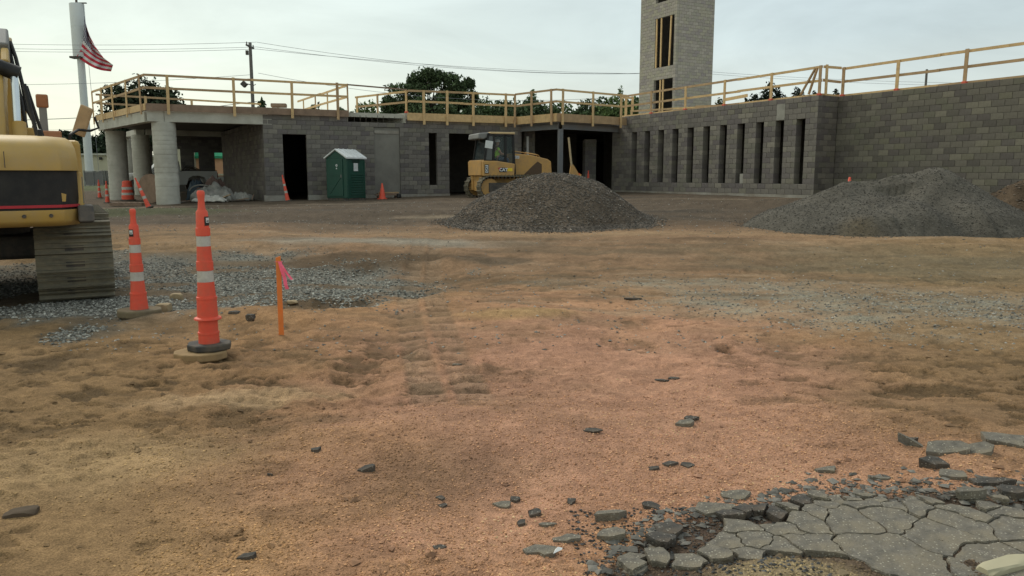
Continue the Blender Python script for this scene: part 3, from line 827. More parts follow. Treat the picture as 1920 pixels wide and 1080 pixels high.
vwall(bw, (-13.8, 59.8), (15.8, 59.8), EYE - 1.2, ZD + .04); vwall(bw, (16, 59.6), (RWE[0] + 13.8, RWE[1] + 7.1), EYE - 1.2, ZD + .04)
vwall(bw, (RWE[0] + .25, RWE[1] + .2), (RWE[0] + 13.7, RWE[1] + 6.9), EYE - 1.2, ZD + .04)
vwall(bw, (C2[0] + .1, C2[1] + .3), (-13.9, 59.6), EYE - 1.2, ZD + .04)
vwall(bw, (-8, 46), (4, 49), EYE - 1.2, ZD + .04); vwall(bw, (5.8, 49), (14.8, 34), EYE - 1.2, ZD + .04)
bw.build('rear_wall', MAT['mortar'], bd, local=False)
# ------------------------------------------------------------------ porch at the inner corner
ENDW = along(E_, dwn, .55)
porch = empty('porch_frame', (P_[0], P_[1], gz(*P_)), 0, 'grey steel post and beams carrying the inner corner roof', 'porch')
mb = MB(); mb.box((P_[0], P_[1], (EYE + 2.14 + EYE - 1.2) / 2), (.2, .2, 3.34), (0, 0, R(25))); mb.build('steel_post', MAT['steel'], porch, local=False, bevel=.01)
MB().box((P_[0], P_[1], EYE - .84), (.36, .36, .03), (0, 0, R(25))).build('base_plate', MAT['steel'], porch, local=False)
for a, b in ((Q_, (P_[0] - .08, P_[1] + .1)), ((P_[0] + .1, P_[1] + .06), (ENDW[0] - .02, ENDW[1]))):
    mb = MB(); a3 = (a[0], a[1], EYE + 2.31); b3 = (b[0], b[1], EYE + 2.31)
    mb.bar(a3, b3, .06, .28); mb.bar((a[0], a[1], EYE + 2.455), (b[0], b[1], EYE + 2.455), .2, .024); mb.bar((a[0], a[1], EYE + 2.163), (b[0], b[1], EYE + 2.163), .2, .024)
    mb.build('steel_beam', MAT['steel'], porch, local=False)
def pier(name, label, c, w, ang, z0, z1, mult):
    dx, dy = math.cos(ang), math.sin(ang)
    a = (c[0] - dx * w / 2, c[1] - dy * w / 2); b = (c[0] + dx * w / 2, c[1] + dy * w / 2)
    n = int(round((z1 - z0) / .2))
    th, *_ = cmu_wall(name, label, a, b, z0, n, T_=.4, mult=mult, cat='pier')
    return th
pier('block_pier', 'block pier standing inside the dark porch opening', (X_of(1107, 41), 41), .62, .25, EYE - .9, EYE + 1.9, (1.0, 1, 1))
pier('block_pier', 'block pier beside the white pipe behind the dozer cab', (X_of(993, 39.7), 39.7), .55, .2, EYE - .9, EYE + 2.3, (1.1, 1.1, 1.1))
o = MB().tube([(X_of(989, 39.2), 39.2, EYE - .8), (X_of(989, 39.2), 39.2, EYE + 1.95)], .07, 12).build('vent_pipe', MAT['white'], smooth=True)
tag(o, 'upright white pipe in front of the pier behind the dozer', 'pipe')
MB_ = MB()
# ------------------------------------------------------------------ fascia boards
def fascia(label, pts, z0, z1, t=.04, mats=('lumber_old',), parent=None, lens=None, out_=.05):
    th = parent or empty('fascia', (pts[0][0], pts[0][1], z0), 0, label, 'fascia board')
    k = 0
    for a, b in zip(pts[:-1], pts[1:]):
        a, b = Vector((a[0], a[1], 0)), Vector((b[0], b[1], 0)); L0 = (b - a).length; n = max(1, int(round(L0 / 4.2)))
        for i in range(n):
            q0, q1 = a.lerp(b, i / n), a.lerp(b, (i + 1) / n)
            q0 = q0 + (q1 - q0) * .001
            mb = MB(); dz = random.uniform(-.008, .008)
            mb.bar((q0.x, q0.y, (z0 + z1) / 2 + dz), (q1.x, q1.y, (z0 + z1) / 2 + dz), t, z1 - z0)
            mb.build('board', MAT[mats[k % len(mats)]], th, local=False); k += 1
    return th
D_ = (-14.57, 31.53); G_ = (-19.9, 37.9)
ov = .12
D_f = along(D_, dW, -.02, ov)
Rf = onW1(656, ov); R2f = onW1(764, ov + .02); Qf = onW1(963, ov + .06); Pf = (2.05, 36.05); Ef = along(E_, dwn, 1.15, -.02)
Z0F, Z1F = EYE + 2.52, EYE + 2.86
fascia('brown edge boards along the front of the canopy roof', [D_f, Rf], Z0F + .06, Z1F, mats=('lumber_dark', 'lumber_dark', 'lumber_old', 'lumber_dark'))
fascia('yellow plywood edge boards on the left end of the canopy roof', [(G_[0] - .05, G_[1] - .05), (D_f[0] - .03, D_f[1] + .03)], Z0F + .08, Z1F, mats=('lumber',))
fascia('tan edge boards above the slit and the wide black bay', [R2f, Qf], Z0F, Z1F, mats=('lumber', 'lumber_old', 'lumber_old'))
fascia('tan edge boards wrapping the porch corner beside the steel post', [(Qf[0] + .03, Qf[1] - .01), Pf, (Ef[0], Ef[1])], Z0F - .05, Z1F - .02, mats=('lumber', 'lumber_old', 'lumber_dark'))

# recessed upstand between the two roofs
RB = (X_of(668, 38.8), 39.1)
o = MB().bar((R2f[0] - .05, R2f[1] + .15, EYE + 2.62), (RB[0], RB[1], EYE + 2.62), .2, .44).build('upstand', MAT['concrete'])
tag(o, 'short grey concrete upstand in the gap between the two roof edges', 'upstand')
mb_p = empty('rebar_row', (R2f[0], R2f[1], EYE + 2.4), 0, 'row of short rusty bars sticking up from the low wall top', 'rebar')
for i in range(9):
    s_ = rec[0] + .3 + i * (rec[1] - rec[0] - .5) / 8
    q = along(C_, dW, s_, -.1)
    MB().tube([(q[0], q[1], ZB + 3.15), (q[0], q[1], ZB + 3.2 + random.uniform(.22, .36))], .012, 6).build('bar', MAT['dark_steel'], mb_p, local=False)

# ------------------------------------------------------------------ guard rails
def guard(label, pts, zdeck, posts, below=.45, top=1.13, mid=.6, boots=False, toe=False, pw=.11, m='lumber', group='wooden guard rails round the roof edge', braces=()):
    """pts: polyline; posts: list of distances along it"""
    th = empty('guard_rail', (pts[0][0], pts[0][1], zdeck), 0, label, 'guard rail', group)
    P = [Vector((p[0], p[1], 0)) for p in pts]
    cum = [0]
    for a, b in zip(P[:-1], P[1:]): cum.append(cum[-1] + (b - a).length)
    def at(s):
        for i in range(len(P) - 1):
            if s <= cum[i + 1] or i == len(P) - 2:
                t = (s - cum[i]) / (cum[i + 1] - cum[i]); d = (P[i + 1] - P[i]).normalized()
                return P[i] + (P[i + 1] - P[i]) * t, d
    for s in posts:
        q, d = at(s); n = Vector((d.y, -d.x, 0)); a = math.atan2(d.y, d.x)
        q = q + n * .045
        lean = random.uniform(-.012, .012)
        mb = MB(); rot = Euler((random.uniform(-.01, .01), lean, a)).to_matrix()
        z0, z1 = zdeck - below, zdeck + top + random.uniform(-.02, .04)
        mb.box((q.x, q.y, (z0 + z1) / 2), (pw, .042, z1 - z0), rot)
        po = mb.build('post', MAT[m if random.random() < .75 else 'lumber_old'], th, local=False)
        if boots:
            MB().box((q.x, q.y, zdeck + .03), (.15, .12, .08), rot).build('post_boot', MAT['red'], th, local=False, bevel=.015)
    for i in range(len(P) - 1):
        a, b = P[i], P[i + 1]; L0 = (b - a).length; n = max(1, int(math.ceil(L0 / 4.6)))
        for zz, nm in ((top - .03, 'top_rail'), (mid, 'mid_rail')):
            for k in range(n):
                q0, q1 = a.lerp(b, k / n), a.lerp(b, (k + 1) / n); dd = (q1 - q0).normalized()
                e0 = .0 if k == 0 else .12
                q0 = q0 - dd * e0
                off = .0 if (k % 2 == 0) else .04
                nn = Vector((-dd.y, dd.x, 0)) * off
                sag = random.uniform(-.015, .015)
                MB().bar((q0.x + nn.x, q0.y + nn.y, zdeck + zz + sag), (q1.x + nn.x, q1.y + nn.y, zdeck + zz + random.uniform(-.015, .015)), .04, .09).build(nm, MAT[m if random.random() < .6 else 'lumber_old'], th, local=False)
        if toe:
            for k in range(n):
                q0, q1 = a.lerp(b, k / n), a.lerp(b, (k + 1) / n); dd = (q1 - q0).normalized(); nn = Vector((-dd.y, dd.x, 0)) * -.1
                q1 = q1 - dd * .01
                MB().bar((q0.x - nn.x, q0.y - nn.y, zdeck + .035), (q1.x - nn.x, q1.y - nn.y, zdeck + .035), .2, .07).build('sill_plate', MAT[('lumber', 'lumber_old')[k % 2]], th, local=False)
    return th
def spx(p0, p1, px):
    d = Vector((p1[0] - p0[0], p1[1] - p0[1])).normalized(); return line_px(p0, (d.x, d.y), px)
ZG = EYE + 2.86
D_r = along(D_, dW, -.05, ov + .05); R_r = onW1(655, ov + .05)
guard('wooden rail along the front of the canopy roof above the toilet', [D_r, R_r], ZG, [spx(D_r, R_r, p) for p in (324, 446, 553, 637)], below=.42)
G_r = (G_[0] - .1, G_[1] - .1)
guard('wooden rail on the left end of the canopy roof', [G_r, (D_r[0] - .05, D_r[1] + .05)], ZG, [.12] + [spx(G_r, D_r, p) for p in (203, 223, 249, 275)], below=.42)
gb = (G_[0] + 6.3, G_[1] + 5.0)
guard('wooden rail along the back of the canopy roof at far left', [(G_r[0] + .1, G_r[1] + .1), gb], ZG - .02, [.2, 2.2, 4.4, 6.6], below=.1, top=1.05)
RB1 = (R_r[0] + U[0] * 9, R_r[1] + U[1] * 9)
guard('wooden rail running back from the toilet side of the canopy roof', [(R_r[0] - .03, R_r[1] + .1), RB1], ZG, [.15, 1.6, 3.4, 5.6, 8.0], below=.1)
guard('wooden rail with red boots across the gap between the roofs', [(RB[0], RB[1]), (R2f[0] + .02, R2f[1] + .2)], ZG, [.2, 1.9, 4.1], below=.02, top=1.0, mid=.5, boots=True)
guard('wooden rail above the slit and the wide black bay', [(R2f[0] + .05, R2f[1] + .05), (Qf[0], Qf[1] - .05)], ZG, [spx(R2f, Qf, p) for p in (794, 837, 885, 945)], below=.52, top=1.02, mid=.5)
PfL = math.hypot(Pf[0] - Qf[0], Pf[1] - Qf[1])
Qr = (Qf[0] + .0, Qf[1] - .12); Pr = (Pf[0] - .02, Pf[1] - .1); Er = (Ef[0] - .05, Ef[1] - .1)
guard('wooden rail wrapping the porch corner beside the steel post', [Qr, Pr, Er], ZG - .02, [.03, spx(Qr, Pr, 997.5), spx(Qr, Pr, 1034)] + [math.hypot(Pr[0] - Qr[0], Pr[1] - Qr[1]) + spx(Pr, Er, p) for p in (1053, 1109, 1161)], below=.52, top=1.06, mid=.5)
ZW = ZR + 3.6
off = .16
Ew = (E_[0] + .4 * dwn[0] + .0 + .878 * off, E_[1] + .4 * dwn[1] + .479 * off); Aw = (A_[0] + .878 * off - .02, A_[1] + .479 * off + .02); Bw = (B_[0] + .1, B_[1] + .12); Rw = (RWE[0] + .14, RWE[1] + .08)
guard('wooden rail with red boots on top of the window wall', [Ew, Aw], ZW, [spx(Ew, Aw, p) for p in (1219, 1282, 1354, 1440, 1529)], below=0, top=1.03, mid=.52, boots=True, toe=True)
guard('short wooden rail turning the building corner', [(Aw[0] + .05, Aw[1]), (Bw[0], Bw[1])], ZW, [.12], below=0, top=1.05, mid=.53, boots=False, toe=True)
guard('wooden rail with red boots on top of the windowless right wall', [(Bw[0] + .02, Bw[1] - .05), Rw], ZW, [.1] + [spx(Bw, Rw, p) for p in (1669, 1793, 1944)], below=0, top=1.03, mid=.52, boots=True, toe=True)
# leaning braces at the corner
for dx, lab in ((.0, 'slanting wooden brace nearest the corner post of the window wall'), (.22, 'second slanting wooden brace left of the building corner post')):
    o = MB().bar((Aw[0] - .28 - dx, Aw[1] + .45 + dx, ZW + .08), (Aw[0] - .1 - dx * .2, Aw[1] + .2 + dx * .3, ZW + 1.0), .1, .045).build('brace', MAT['lumber_old'])
    tag(o, lab, 'brace')
# lower rails and lumber seen over the window wall
def polyl(label, a, b, n):
    return guard(label, [a, b], EYE + 2.95, [i * math.hypot(b[0] - a[0], b[1] - a[1]) / n + .1 for i in range(n + 1)], below=0.1, top=.62, mid=.2)
polyl('low wooden rail on the roof behind the window wall', (X_of(1182, 43), 43.5), (X_of(1345, 40), 40.5), 3)
o = MB().bar((X_of(1355, 37.2), 37.2, EYE + 3.55), (X_of(1395, 36), 36, EYE + 3.62), .05, .14).build('plank', MAT['lumber'])
tag(o, 'short thick plank lying against the window wall rail', 'plank')
o = MB().bar((X_of(1300, 38), 38, EYE + 3.3), (X_of(1400, 36), 36, EYE + 3.22), .05, .09).build('plank', MAT['lumber_old'])
tag(o, 'long low plank lying behind the window wall rail', 'plank')
# short posts near the porch
for px, lab in ((1171, 'short doubled stud at the far end of the window wall'), (1183, 'hanging short stud beside the doubled stud above the porch')):
    mb = MB(); X = X_of(px, 40); mb.box((X, 40, EYE + 3.45 + (.15 if px > 1180 else 0)), (.12, .05, 1.0 if px < 1180 else .75)); o = mb.build('stud', MAT['lumber']); tag(o, lab, 'stud')
o = MB().bar((X_of(1165, 39.9), 39.9, EYE + 3.9), (X_of(1185, 40.1), 40.1, EYE + 3.9), .04, .09).build('header_board', MAT['lumber']); tag(o, 'short flat board joining the two studs above the porch', 'board')

# ------------------------------------------------------------------ canopy
can = empty('canopy', (D_[0], D_[1], EYE - 1.15), 0, 'concrete canopy on round columns at the left end of the building', 'canopy')
ZC0, ZC1 = EYE + 2.16, EYE + 2.58
def beam(a, b, t=.35, z0=ZC0, z1=ZC1, nm='edge_beam', parent=can):
    return MB().bar((a[0], a[1], (z0 + z1) / 2), (b[0], b[1], (z0 + z1) / 2), t, z1 - z0).build(nm, MAT['concrete'], parent, local=False, bevel=.012)
Cb = along(C_, dW, .38, .0)
ci = lambda p, q: p
n1_ = (-dW[1] * .175, dW[0] * .175)
bm0 = along(D_, dW, .62, 0)
beam((bm0[0] + n1_[0] + dW[0] * .012, bm0[1] + n1_[1] + dW[1] * .012), (Cb[0] + n1_[0], Cb[1] + n1_[1]))
cd = Vector((bm0[0] - D_[0], bm0[1] - D_[1]));
MB().bar((D_[0] + n1_[0], D_[1] + n1_[1], (ZC0 + ZC1) / 2), (bm0[0] + n1_[0], bm0[1] + n1_[1], (ZC0 + ZC1) / 2), .35, ZC1 - ZC0).build('corner_beam', MAT['concrete'], can, local=False, bevel=.012)
dg = Vector((G_[0] - D_[0], G_[1] - D_[1])).normalized(); ng = (dg.y * .175, -dg.x * .175)
beam((D_[0] + ng[0] + dg.x * .38, D_[1] + ng[1] + dg.y * .38), (G_[0] + ng[0], G_[1] + ng[1]))
CC = {'D': (-14.28 + .08, 32.15), 'G': (-19.3, 38.35), 'K': (X_of(268, 42), 42.0), 'M': (X_of(243, 46), 46.0), 'S': (X_of(231, 52), 52.0)}
slab('canopy_slab', [(D_[0] + .1, D_[1] + .35), along(C_, dW, .15, -.25), (C2[0] + .1, C2[1]), (-14.2, 60), (-25, 57), (-20.6, 43.8), (G_[0] + .35, G_[1] + .1)], ZC1 - .12, ZC1 + .25, MAT['mortar'], can)  # dark mortar material puts the canopy's shade into the soffit colour
for k, (x_, y_) in CC.items():
    zt = ZC0 + .005; zb = gz(x_, y_) - .2
    prof = []; n = 19
    for i in range(n):
        za = zb + (zt - zb) * i / n; zb2 = zb + (zt - zb) * (i + 1) / n; r = .455 + random.uniform(-.005, .005)
        prof += [(r, za + .004), (r + .004, (za + zb2) / 2), (r, zb2 - .014), (r - .007, zb2 - .009), (r - .007, zb2)]
    MB().lathe(prof, (x_, y_, 0), 36).build('column', MAT['concrete'], can, local=False, smooth=True, angle=30)
def mid(a, b, t): return (a[0] + (b[0] - a[0]) * t, a[1] + (b[1] - a[1]) * t)
beam((CC['K'][0] + .1, CC['K'][1] - .2), (CC['M'][0] - .4, CC['M'][1] + .3), .4, ZC0 + .006, ZC1 - .13, 'rear_beam')
beam((CC['K'][0] + .35, CC['K'][1] - .1), (C2[0] - .1, C2[1] + .6), .4, ZC0 + .006, ZC1 - .13, 'rear_beam')
# rear wall of the bay with openings to the street
bl = (X_of(292, 49.6), 49.6); br = (X_of(432, 51), 51.2)
s_a = spx(bl, br, 366); s_b = spx(bl, br, 374); s_c = spx(bl, br, 404.5); s_d = spx(bl, br, 419); s_e = spx(bl, br, 326); s_f = spx(bl, br, 340)
cmu_wall('bay_rear_wall', 'shadowed block wall with openings at the back of the canopy bay', bl, br, EYE - 1.5, 20, [(s_a, s_b, 8, 15), (s_c, s_d, 3, 15), (s_e, s_f, 5, 16)], mult=(.6, .6, .6), keepn=220)  # block tones scaled down to paint in the bay's shade

# ------------------------------------------------------------------ tower
TY = 52.0
Nn = (X_of(1260.5, TY), TY); v_ = (.878, .479)
def solve(px, d): return line_px(Nn, d, px)
wR = solve(1329, v_); lL = solve(1194.5, U)
TF = (Nn[0] + U[0] * lL, Nn[1] + U[1] * lL); TR = (Nn[0] + v_[0] * wR, Nn[1] + v_[1] * wR)
print('tower', wR, lL)
tow = empty('tower', (Nn[0], Nn[1], EYE + 2.2), 0, 'tall pale concrete block tower rising behind the window wall', 'tower')
def sT(px): return lL - line_px(Nn, U, px)
sc_t = FPX / zc_of(TY)
def cz(py, px): # course index of a height seen at the given row
    s = line_px(Nn, U, px); Y = Nn[1] + U[1] * s
    b = (540 - py) / FPX
    z = (b * CS - SN) / (CS + b * SN) * Y
    return (z - 2.2) / .2
c_a, c_b, c_c, c_d = round(cz(212, 1238)), round(cz(148.5, 1238)), round(cz(124, 1238)), round(cz(29.5, 1238))
c_e = round(cz(4, 1238))
print('courses', c_a, c_b, c_c, c_d, c_e)
w0, w1 = sT(1221.5), sT(1256)
TM = (1.45, 1.42, 1.37)
cmu_wall('tower_side', None, TF, Nn, EYE + 2.2, 68, [(w0, w1, c_a, c_b), (w0, w1, c_c, c_d), (w0, w1, c_e, c_e + 14)], T_=.2, mult=TM, keepn=200, top_level=tow, weights=[0, 10, 16, 8, 5, 0, 0, 12, 0, 14])
cmu_wall('tower_front', None, (Nn[0] + .205 * v_[0], Nn[1] + .205 * v_[1]), TR, EYE + 2.2, 68, [], mult=(1.56, 1.52, 1.48), keepn=100, top_level=tow, weights=[0, 10, 16, 8, 5, 0, 0, 12, 0, 14])
TB = (TF[0] + v_[0] * wR, TF[1] + v_[1] * wR)
mb = MB(); vwall(mb, (TR[0] + U[0] * .2, TR[1] + U[1] * .2), TB, EYE + 2.2, EYE + 15.8); vwall(mb, (TB[0] - .1, TB[1]), (TF[0] + v_[0] * .25, TF[1] + v_[1] * .25), EYE + 2.2, EYE + 15.8)
mb.build('rear_walls', MAT['mortar'], tow, local=False)
mb = MB().prism([(TF[0] + .1, TF[1]), (Nn[0] + .02, Nn[1] + .1), (TR[0], TR[1]), (TB[0], TB[1])], 'z', EYE + 15.7, EYE + 15.78); mb.build('tower_roof', MAT['concrete'], tow, local=False)
dT = (-U[0], -U[1])
for (cc0, cc1, ps) in ((c_a, c_b, ((.32, 0), (.47, 0))), (c_c, c_d, ((.05, .0), (.30, .0), (.80, .03)))):
    z0, z1 = EYE + 2.2 + cc0 * .2 + .01, EYE + 2.2 + cc1 * .2 - .01
    for f_, ln in ps:
        s_ = w0 + (w1 - w0) * f_; a = along(TF, dT, s_ - ln * 3, -.06); b_ = along(TF, dT, s_ + ln * .5, -.06)
        MB().bar((a[0], a[1], z0), (b_[0], b_[1], z1), .10, .07, up=(dT[1], -dT[0], 0)).build('shoring_stud', MAT['lumber'], tow, local=False)

# ------------------------------------------------------------------ channelizer cones
def channelizer(loc, rz, label, group=None, stacked=False, tilt=(0, 0), base='rubber', H=1.07, sticker=True):
    z0 = .26 if stacked else .035
    th = empty('channelizer_cone', loc, rz, label, 'traffic cone', group)
    th.rotation_euler = (tilt[0], tilt[1], rz)
    k = H / 1.07
    def Z(z): return z0 + z * k
    body = [(.082, Z(.0)), (.080, Z(.17)), (.084, Z(.172)), (.083, Z(.19)), (.075, Z(.192)), (.067, Z(.315))]
    if stacked: body = [(.108, Z(-.005)), (.112, Z(.0)), (.108, Z(.012)), (.084, Z(.02))] + body[1:]
    else: body[0] = (.092, Z(.0))
    body2 = [(.064, Z(.415)), (.068, Z(.417)), (.067, Z(.49)), (.061, Z(.492)), (.056, Z(.615))]
    body3 = [(.054, Z(.705)), (.058, Z(.707)), (.057, Z(.77)), (.051, Z(.772)), (.047, Z(.90)), (.040, Z(.915))]
    mb = MB(); mb.lathe(body + [(.064, Z(.318)), (.063, Z(.412))] + body2 + [(.0535, Z(.618)), (.0525, Z(.702))] + body3, seg=28)
    mb.build('cone_body', MAT['orange'], th, smooth=True, angle=35)
    MB().lathe([(.0668, Z(.318)), (.0643, Z(.412))], seg=28).build('reflective_band', MAT['white_band'], th, smooth=True)
    MB().lathe([(.0560, Z(.618)), (.0545, Z(.702))], seg=28).build('reflective_band', MAT['white_band'], th, smooth=True)
    mb = MB(); mb.lathe([(.038, Z(.90)), (.03, Z(.94)), (.026, Z(1.0)), (.031, Z(1.04)), (.032, Z(1.065)), (.022, Z(1.08))], seg=18)
    mb.build('handle', MAT['orange'], th, smooth=True)
    if stacked:
        MB().lathe([(.086, .03), (.083, .13), (.087, .132), (.086, .15), (.079, .152), (.077, z0 - .006)], seg=28).build('lower_cone', MAT['orange'], th, smooth=True, angle=35)
    if sticker:
        def arc(r, a0, a1, za, zb, nm, m):
            vs = []; n = 5
            for i in range(n):
                a = a0 + (a1 - a0) * i / (n - 1)
                vs += [(r * math.cos(a), r * math.sin(a), za), (r * math.cos(a), r * math.sin(a), zb)]
            MB().add(vs, [(2 * i, 2 * i + 2, 2 * i + 3, 2 * i + 1) for i in range(n - 1)]).build(nm, m, th)
        a = R(-62) if stacked else R(-150)
        arc(.0535, a, a + 1.0, Z(.79), Z(.865), 'sticker', MAT['black'])
        arc(.0550, a + .22, a + .9, Z(.815), Z(.855), 'sticker_panel', MAT['paper'])
        arc(.0556, a + .3, a + .8, Z(.823), Z(.832), 'sticker_text', MAT['black'])
    r = .195
    pts = [(r * (1.0 if i % 2 else .93) * math.cos(R(22.5 + i * 45)), r * math.sin(R(22.5 + i * 45)) * .92) for i in range(8)]
    MB().prism(pts, 'z', .0, .055).build('base', MAT[base], th, bevel=.012)
    return th
def gp(px, py, h): return on_ground(px, py, EYE + h)
x_, y_ = gp(393, 654, -1.46); gzt = gz(x_, y_)
c_t = channelizer((x_, y_, gzt + .037), R(12), 'tall stacked orange cone on a black base right of its neighbour', stacked=True)
pts = [(.225 * math.cos(R(i * 36)), .19 * math.sin(R(i * 36))) for i in range(10)]
o = MB().prism([(x_ - .05 + p[0], y_ - .07 + p[1]) for p in pts], 'z', gzt - .03, gzt + .035).build('cone_base', mat('sandy_base', (.30, .20, .10), .95, .2, 10, .3, 60), bevel=.012)
tag(o, 'sand-covered spare ring base beneath the tall stacked cone', 'cone base')
x_, y_ = gp(263, 603, -1.55); gs = gz(x_, y_)
c_s = channelizer((x_, y_, gs + .03), R(20), 'shorter orange cone on a sandy base beside the gravel, left of the tall one', base='sandy_rubber')
c_s.children  # the parts carry the same profile
for ch in c_s.children:
    if ch.name.startswith('base'): ch.scale = (1.25, 1.2, 1.4); ch.location.z -= .03
# far cones
def pxY(px, Y): return X_of(px, Y)
def far_cone(px, Y, label, tilt=(0, 0), H=1.07, dz=0):
    X = pxY(px, Y); return channelizer((X, Y, gz(X, Y) - .02 + dz), 0, label, 'orange channelizer cones around the building', tilt=tilt, H=H, sticker=False)
far_cone(538, 33.3, 'orange cone leaning against the wall left of the black doorway', (0, R(-10)), 1.1)
far_cone(276, 29.6, 'orange cone leaning strongly left in front of the round columns', (0, R(-22)), 1.2)
far_cone(198, 35.0, 'orange cone upright left of the leftmost round column', (0, 0), .95)
far_cone(184, 40, 'small distant orange cone beside the grey enclosure', (0, 0), .9)
far_cone(1103, 38.4, 'orange cone standing in the porch before the dark pier', (0, 0), 1.05)
def drum(px, Y, label, sc=1):
    X = pxY(px, Y); th = empty('traffic_drum', (X, Y, gz(X, Y)), 0, label, 'traffic drum')
    z = 0; prof = [(.29, 0), (.29, .25), (.27, .255), (.27, .5), (.25, .505), (.25, .75), (.23, .755), (.22, .95), (.12, 1.0)]
    MB().lathe([(r * sc, z * sc) for r, z in prof], seg=24).build('drum_body', MAT['orange'], th, smooth=True, angle=35)
    for a, b, r in ((.28, .40, .2725), (.55, .68, .2525)): MB().lathe([(r * sc, a * sc), (r * sc, b * sc)], seg=24).build('reflective_band', MAT['white_band'], th, smooth=True)
    MB().lathe([(.38 * sc, -.01), (.38 * sc, .05), (.3 * sc, .06)], seg=24).build('base', MAT['rubber'], th)
drum(237, 37.2, 'orange drum between the left columns in front of the white pickup', .95)
# plain small cone by the toilet, and one tip behind the stone pile
def small_cone(X, Y, label, H=.7, z=None):
    th = empty('small_cone', (X, Y, gz(X, Y) if z is None else z), 0, label, 'traffic cone')
    MB().lathe([(.155, .02), (.15, .05), (.03, H - .01), (.02, H)], seg=20).build('cone_body', MAT['orange'], th, smooth=True, angle=50)
    MB().box((0, 0, .012), (.38, .38, .03)).build('base', MAT['orange'], th, bevel=.006)
small_cone(pxY(716, 34.3), 34.3, 'plain orange cone beside the low plank stack right of the toilet')
small_cone(pxY(1593.5, 21.8), 21.8, 'red-orange cone tip poking up behind the grey stone pile', .95, EYE - .98)

# stake with ribbon
sx, sy = gp(528, 628, -1.5); szz = gz(sx, sy)
th = empty('survey_stake', (sx, sy, szz), R(5), 'orange survey stake with a pink ribbon standing in the sand', 'stake')
MB().add([(-.025, -.009, -.05), (.02, -.009, -.05), (.022, .009, -.05), (-.022, .009, -.05), (-.023, -.01, .74), (.021, -.01, .755), (.021, .009, .755), (-.023, .009, .74)], [(0, 1, 5, 4), (1, 2, 6, 5), (2, 3, 7, 6), (3, 0, 4, 7), (4, 5, 6, 7), (3, 2, 1, 0)]).build('lath', MAT['stake'], th, bevel=.002)
def ribbon(pts, w):
    vs = []; 
    for (x, y, z) in pts: vs += [(x - w / 2, y, z), (x + w / 2, y + .004, z + .004)]
    MB().add(vs, [(2 * i, 2 * i + 1, 2 * i + 3, 2 * i + 2) for i in range(len(pts) - 1)]).build('ribbon', MAT['pink'], th)
ribbon([(.015, -.014, .70), (.035, -.03, .62), (.055, -.025, .55), (.065, -.035, .48), (.078, -.03, .44)], .032)
ribbon([(.015, -.014, .695), (.05, -.03, .64), (.085, -.02, .58), (.125, -.03, .53)], .022)
ribbon([(-.026, -.013, .70), (.02, -.013, .70), (.03, -.013, .695)], .03)
a = XYa = (R_r[0], R_r[1], ZG + 1.1); b_ = (R2f[0], R2f[1] + .1, ZG + 1.02)
o = MB().bar(a, b_, .04, .06).build('crossing_rail', MAT['lumber_dark']); tag(o, 'thin dark rail bridging the gap between the two roof rails', 'rail')
# ------------------------------------------------------------------ writing
def text_obj(s, size, loc, rot, m, parent, name='lettering', ex=.004, bold=0.0, sx=1.0):
    cu = bpy.data.curves.new('t', 'FONT'); cu.body = s; cu.size = size; cu.extrude = ex; cu.align_x = 'CENTER'; cu.align_y = 'CENTER'; cu.offset = bold; cu.resolution_u = 3
    ob = bpy.data.objects.new('t', cu); col.objects.link(ob)
    bpy.context.view_layer.update()
    me = bpy.data.meshes.new_from_object(ob.evaluated_get(bpy.context.evaluated_depsgraph_get()))
    bpy.data.objects.remove(ob)
    me.materials.clear(); me.materials.append(m)
    o = bpy.data.objects.new(name, me); col.objects.link(o); o.location = loc; o.rotation_euler = rot; o.scale = (sx, 1, 1); o.parent = parent
    return o

# ------------------------------------------------------------------ portable toilet
Nt = (-6.95, 32.9)
tl = empty('portable_toilet', (Nt[0], Nt[1], gz(*Nt) - .02), R(-30), 'dark green portable toilet with a white gable roof against the block wall', 'portable toilet')
# local: +x along the door face towards the near corner is 0; the door face runs to -x; the side face runs to +y
W_ = 1.16; HT = 1.8
MB().box((-W_ / 2, W_ / 2, .06), (W_ * .96, W_ * .96, .12)).build('skid', MAT['rubber'], tl)
body = MB().box((-W_ / 2, W_ / 2, .12 + (HT - .12) / 2), (W_, W_, HT - .12)).build('cabin', MAT['green'], tl, bevel=.02)
MB().prism([(-W_ + .01, HT), (-.01, HT), (-W_ / 2, HT + .33)], 'y', -.0, W_).build('gable', MAT['green'], tl)
dr = MB().box((-W_ / 2 - .03, -.02, .98), (.80, .035, 1.55)).build('door', MAT['green'], tl, bevel=.01)
MB().box((-.28, -.045, 1.05), (.04, .03, .12)).build('door_handle', MAT['grey_paint'], dr)
MB().bar((-.93, -.043, .30), (-.3, -.043, 1.0), .012, .02, up=(0, 1, 0)).build('door_rib', MAT['green'], dr)
MB().box((-W_ / 2 - .03, -.043, 1.08), (.74, .014, .025)).build('door_rib', MAT['green'], dr)
MB().lathe([(.055, 0), (.055, .006)], (0, 0, 0), 16, Matrix.Rotation(R(90), 3, 'X')).build('emblem', MAT['white'], tl).location = (-.52, -.042, 1.5)
MB().lathe([(.03, 0), (.03, .006)], (0, 0, 0), 16, Matrix.Rotation(R(90), 3, 'X')).build('emblem', MAT['white'], tl).location = (-.53, -.042, 1.37)
MB().box((-.5, -.05, 1.5), (.03, .008, .06)).build('emblem_figure', MAT['green'], tl)
MB().lathe([(.018, 0), (.018, .006)], (0, 0, 0), 12, Matrix.Rotation(R(90), 3, 'X')).build('rivet', MAT['white'], tl).location = (-1.0, -.003, 1.62)
for i in range(9):
    MB().box((.008, W_ / 2 + .08, .28 + i * .105), (.03, W_ * .72, .045)).build('wall_slat', MAT['green'], tl, bevel=.008)
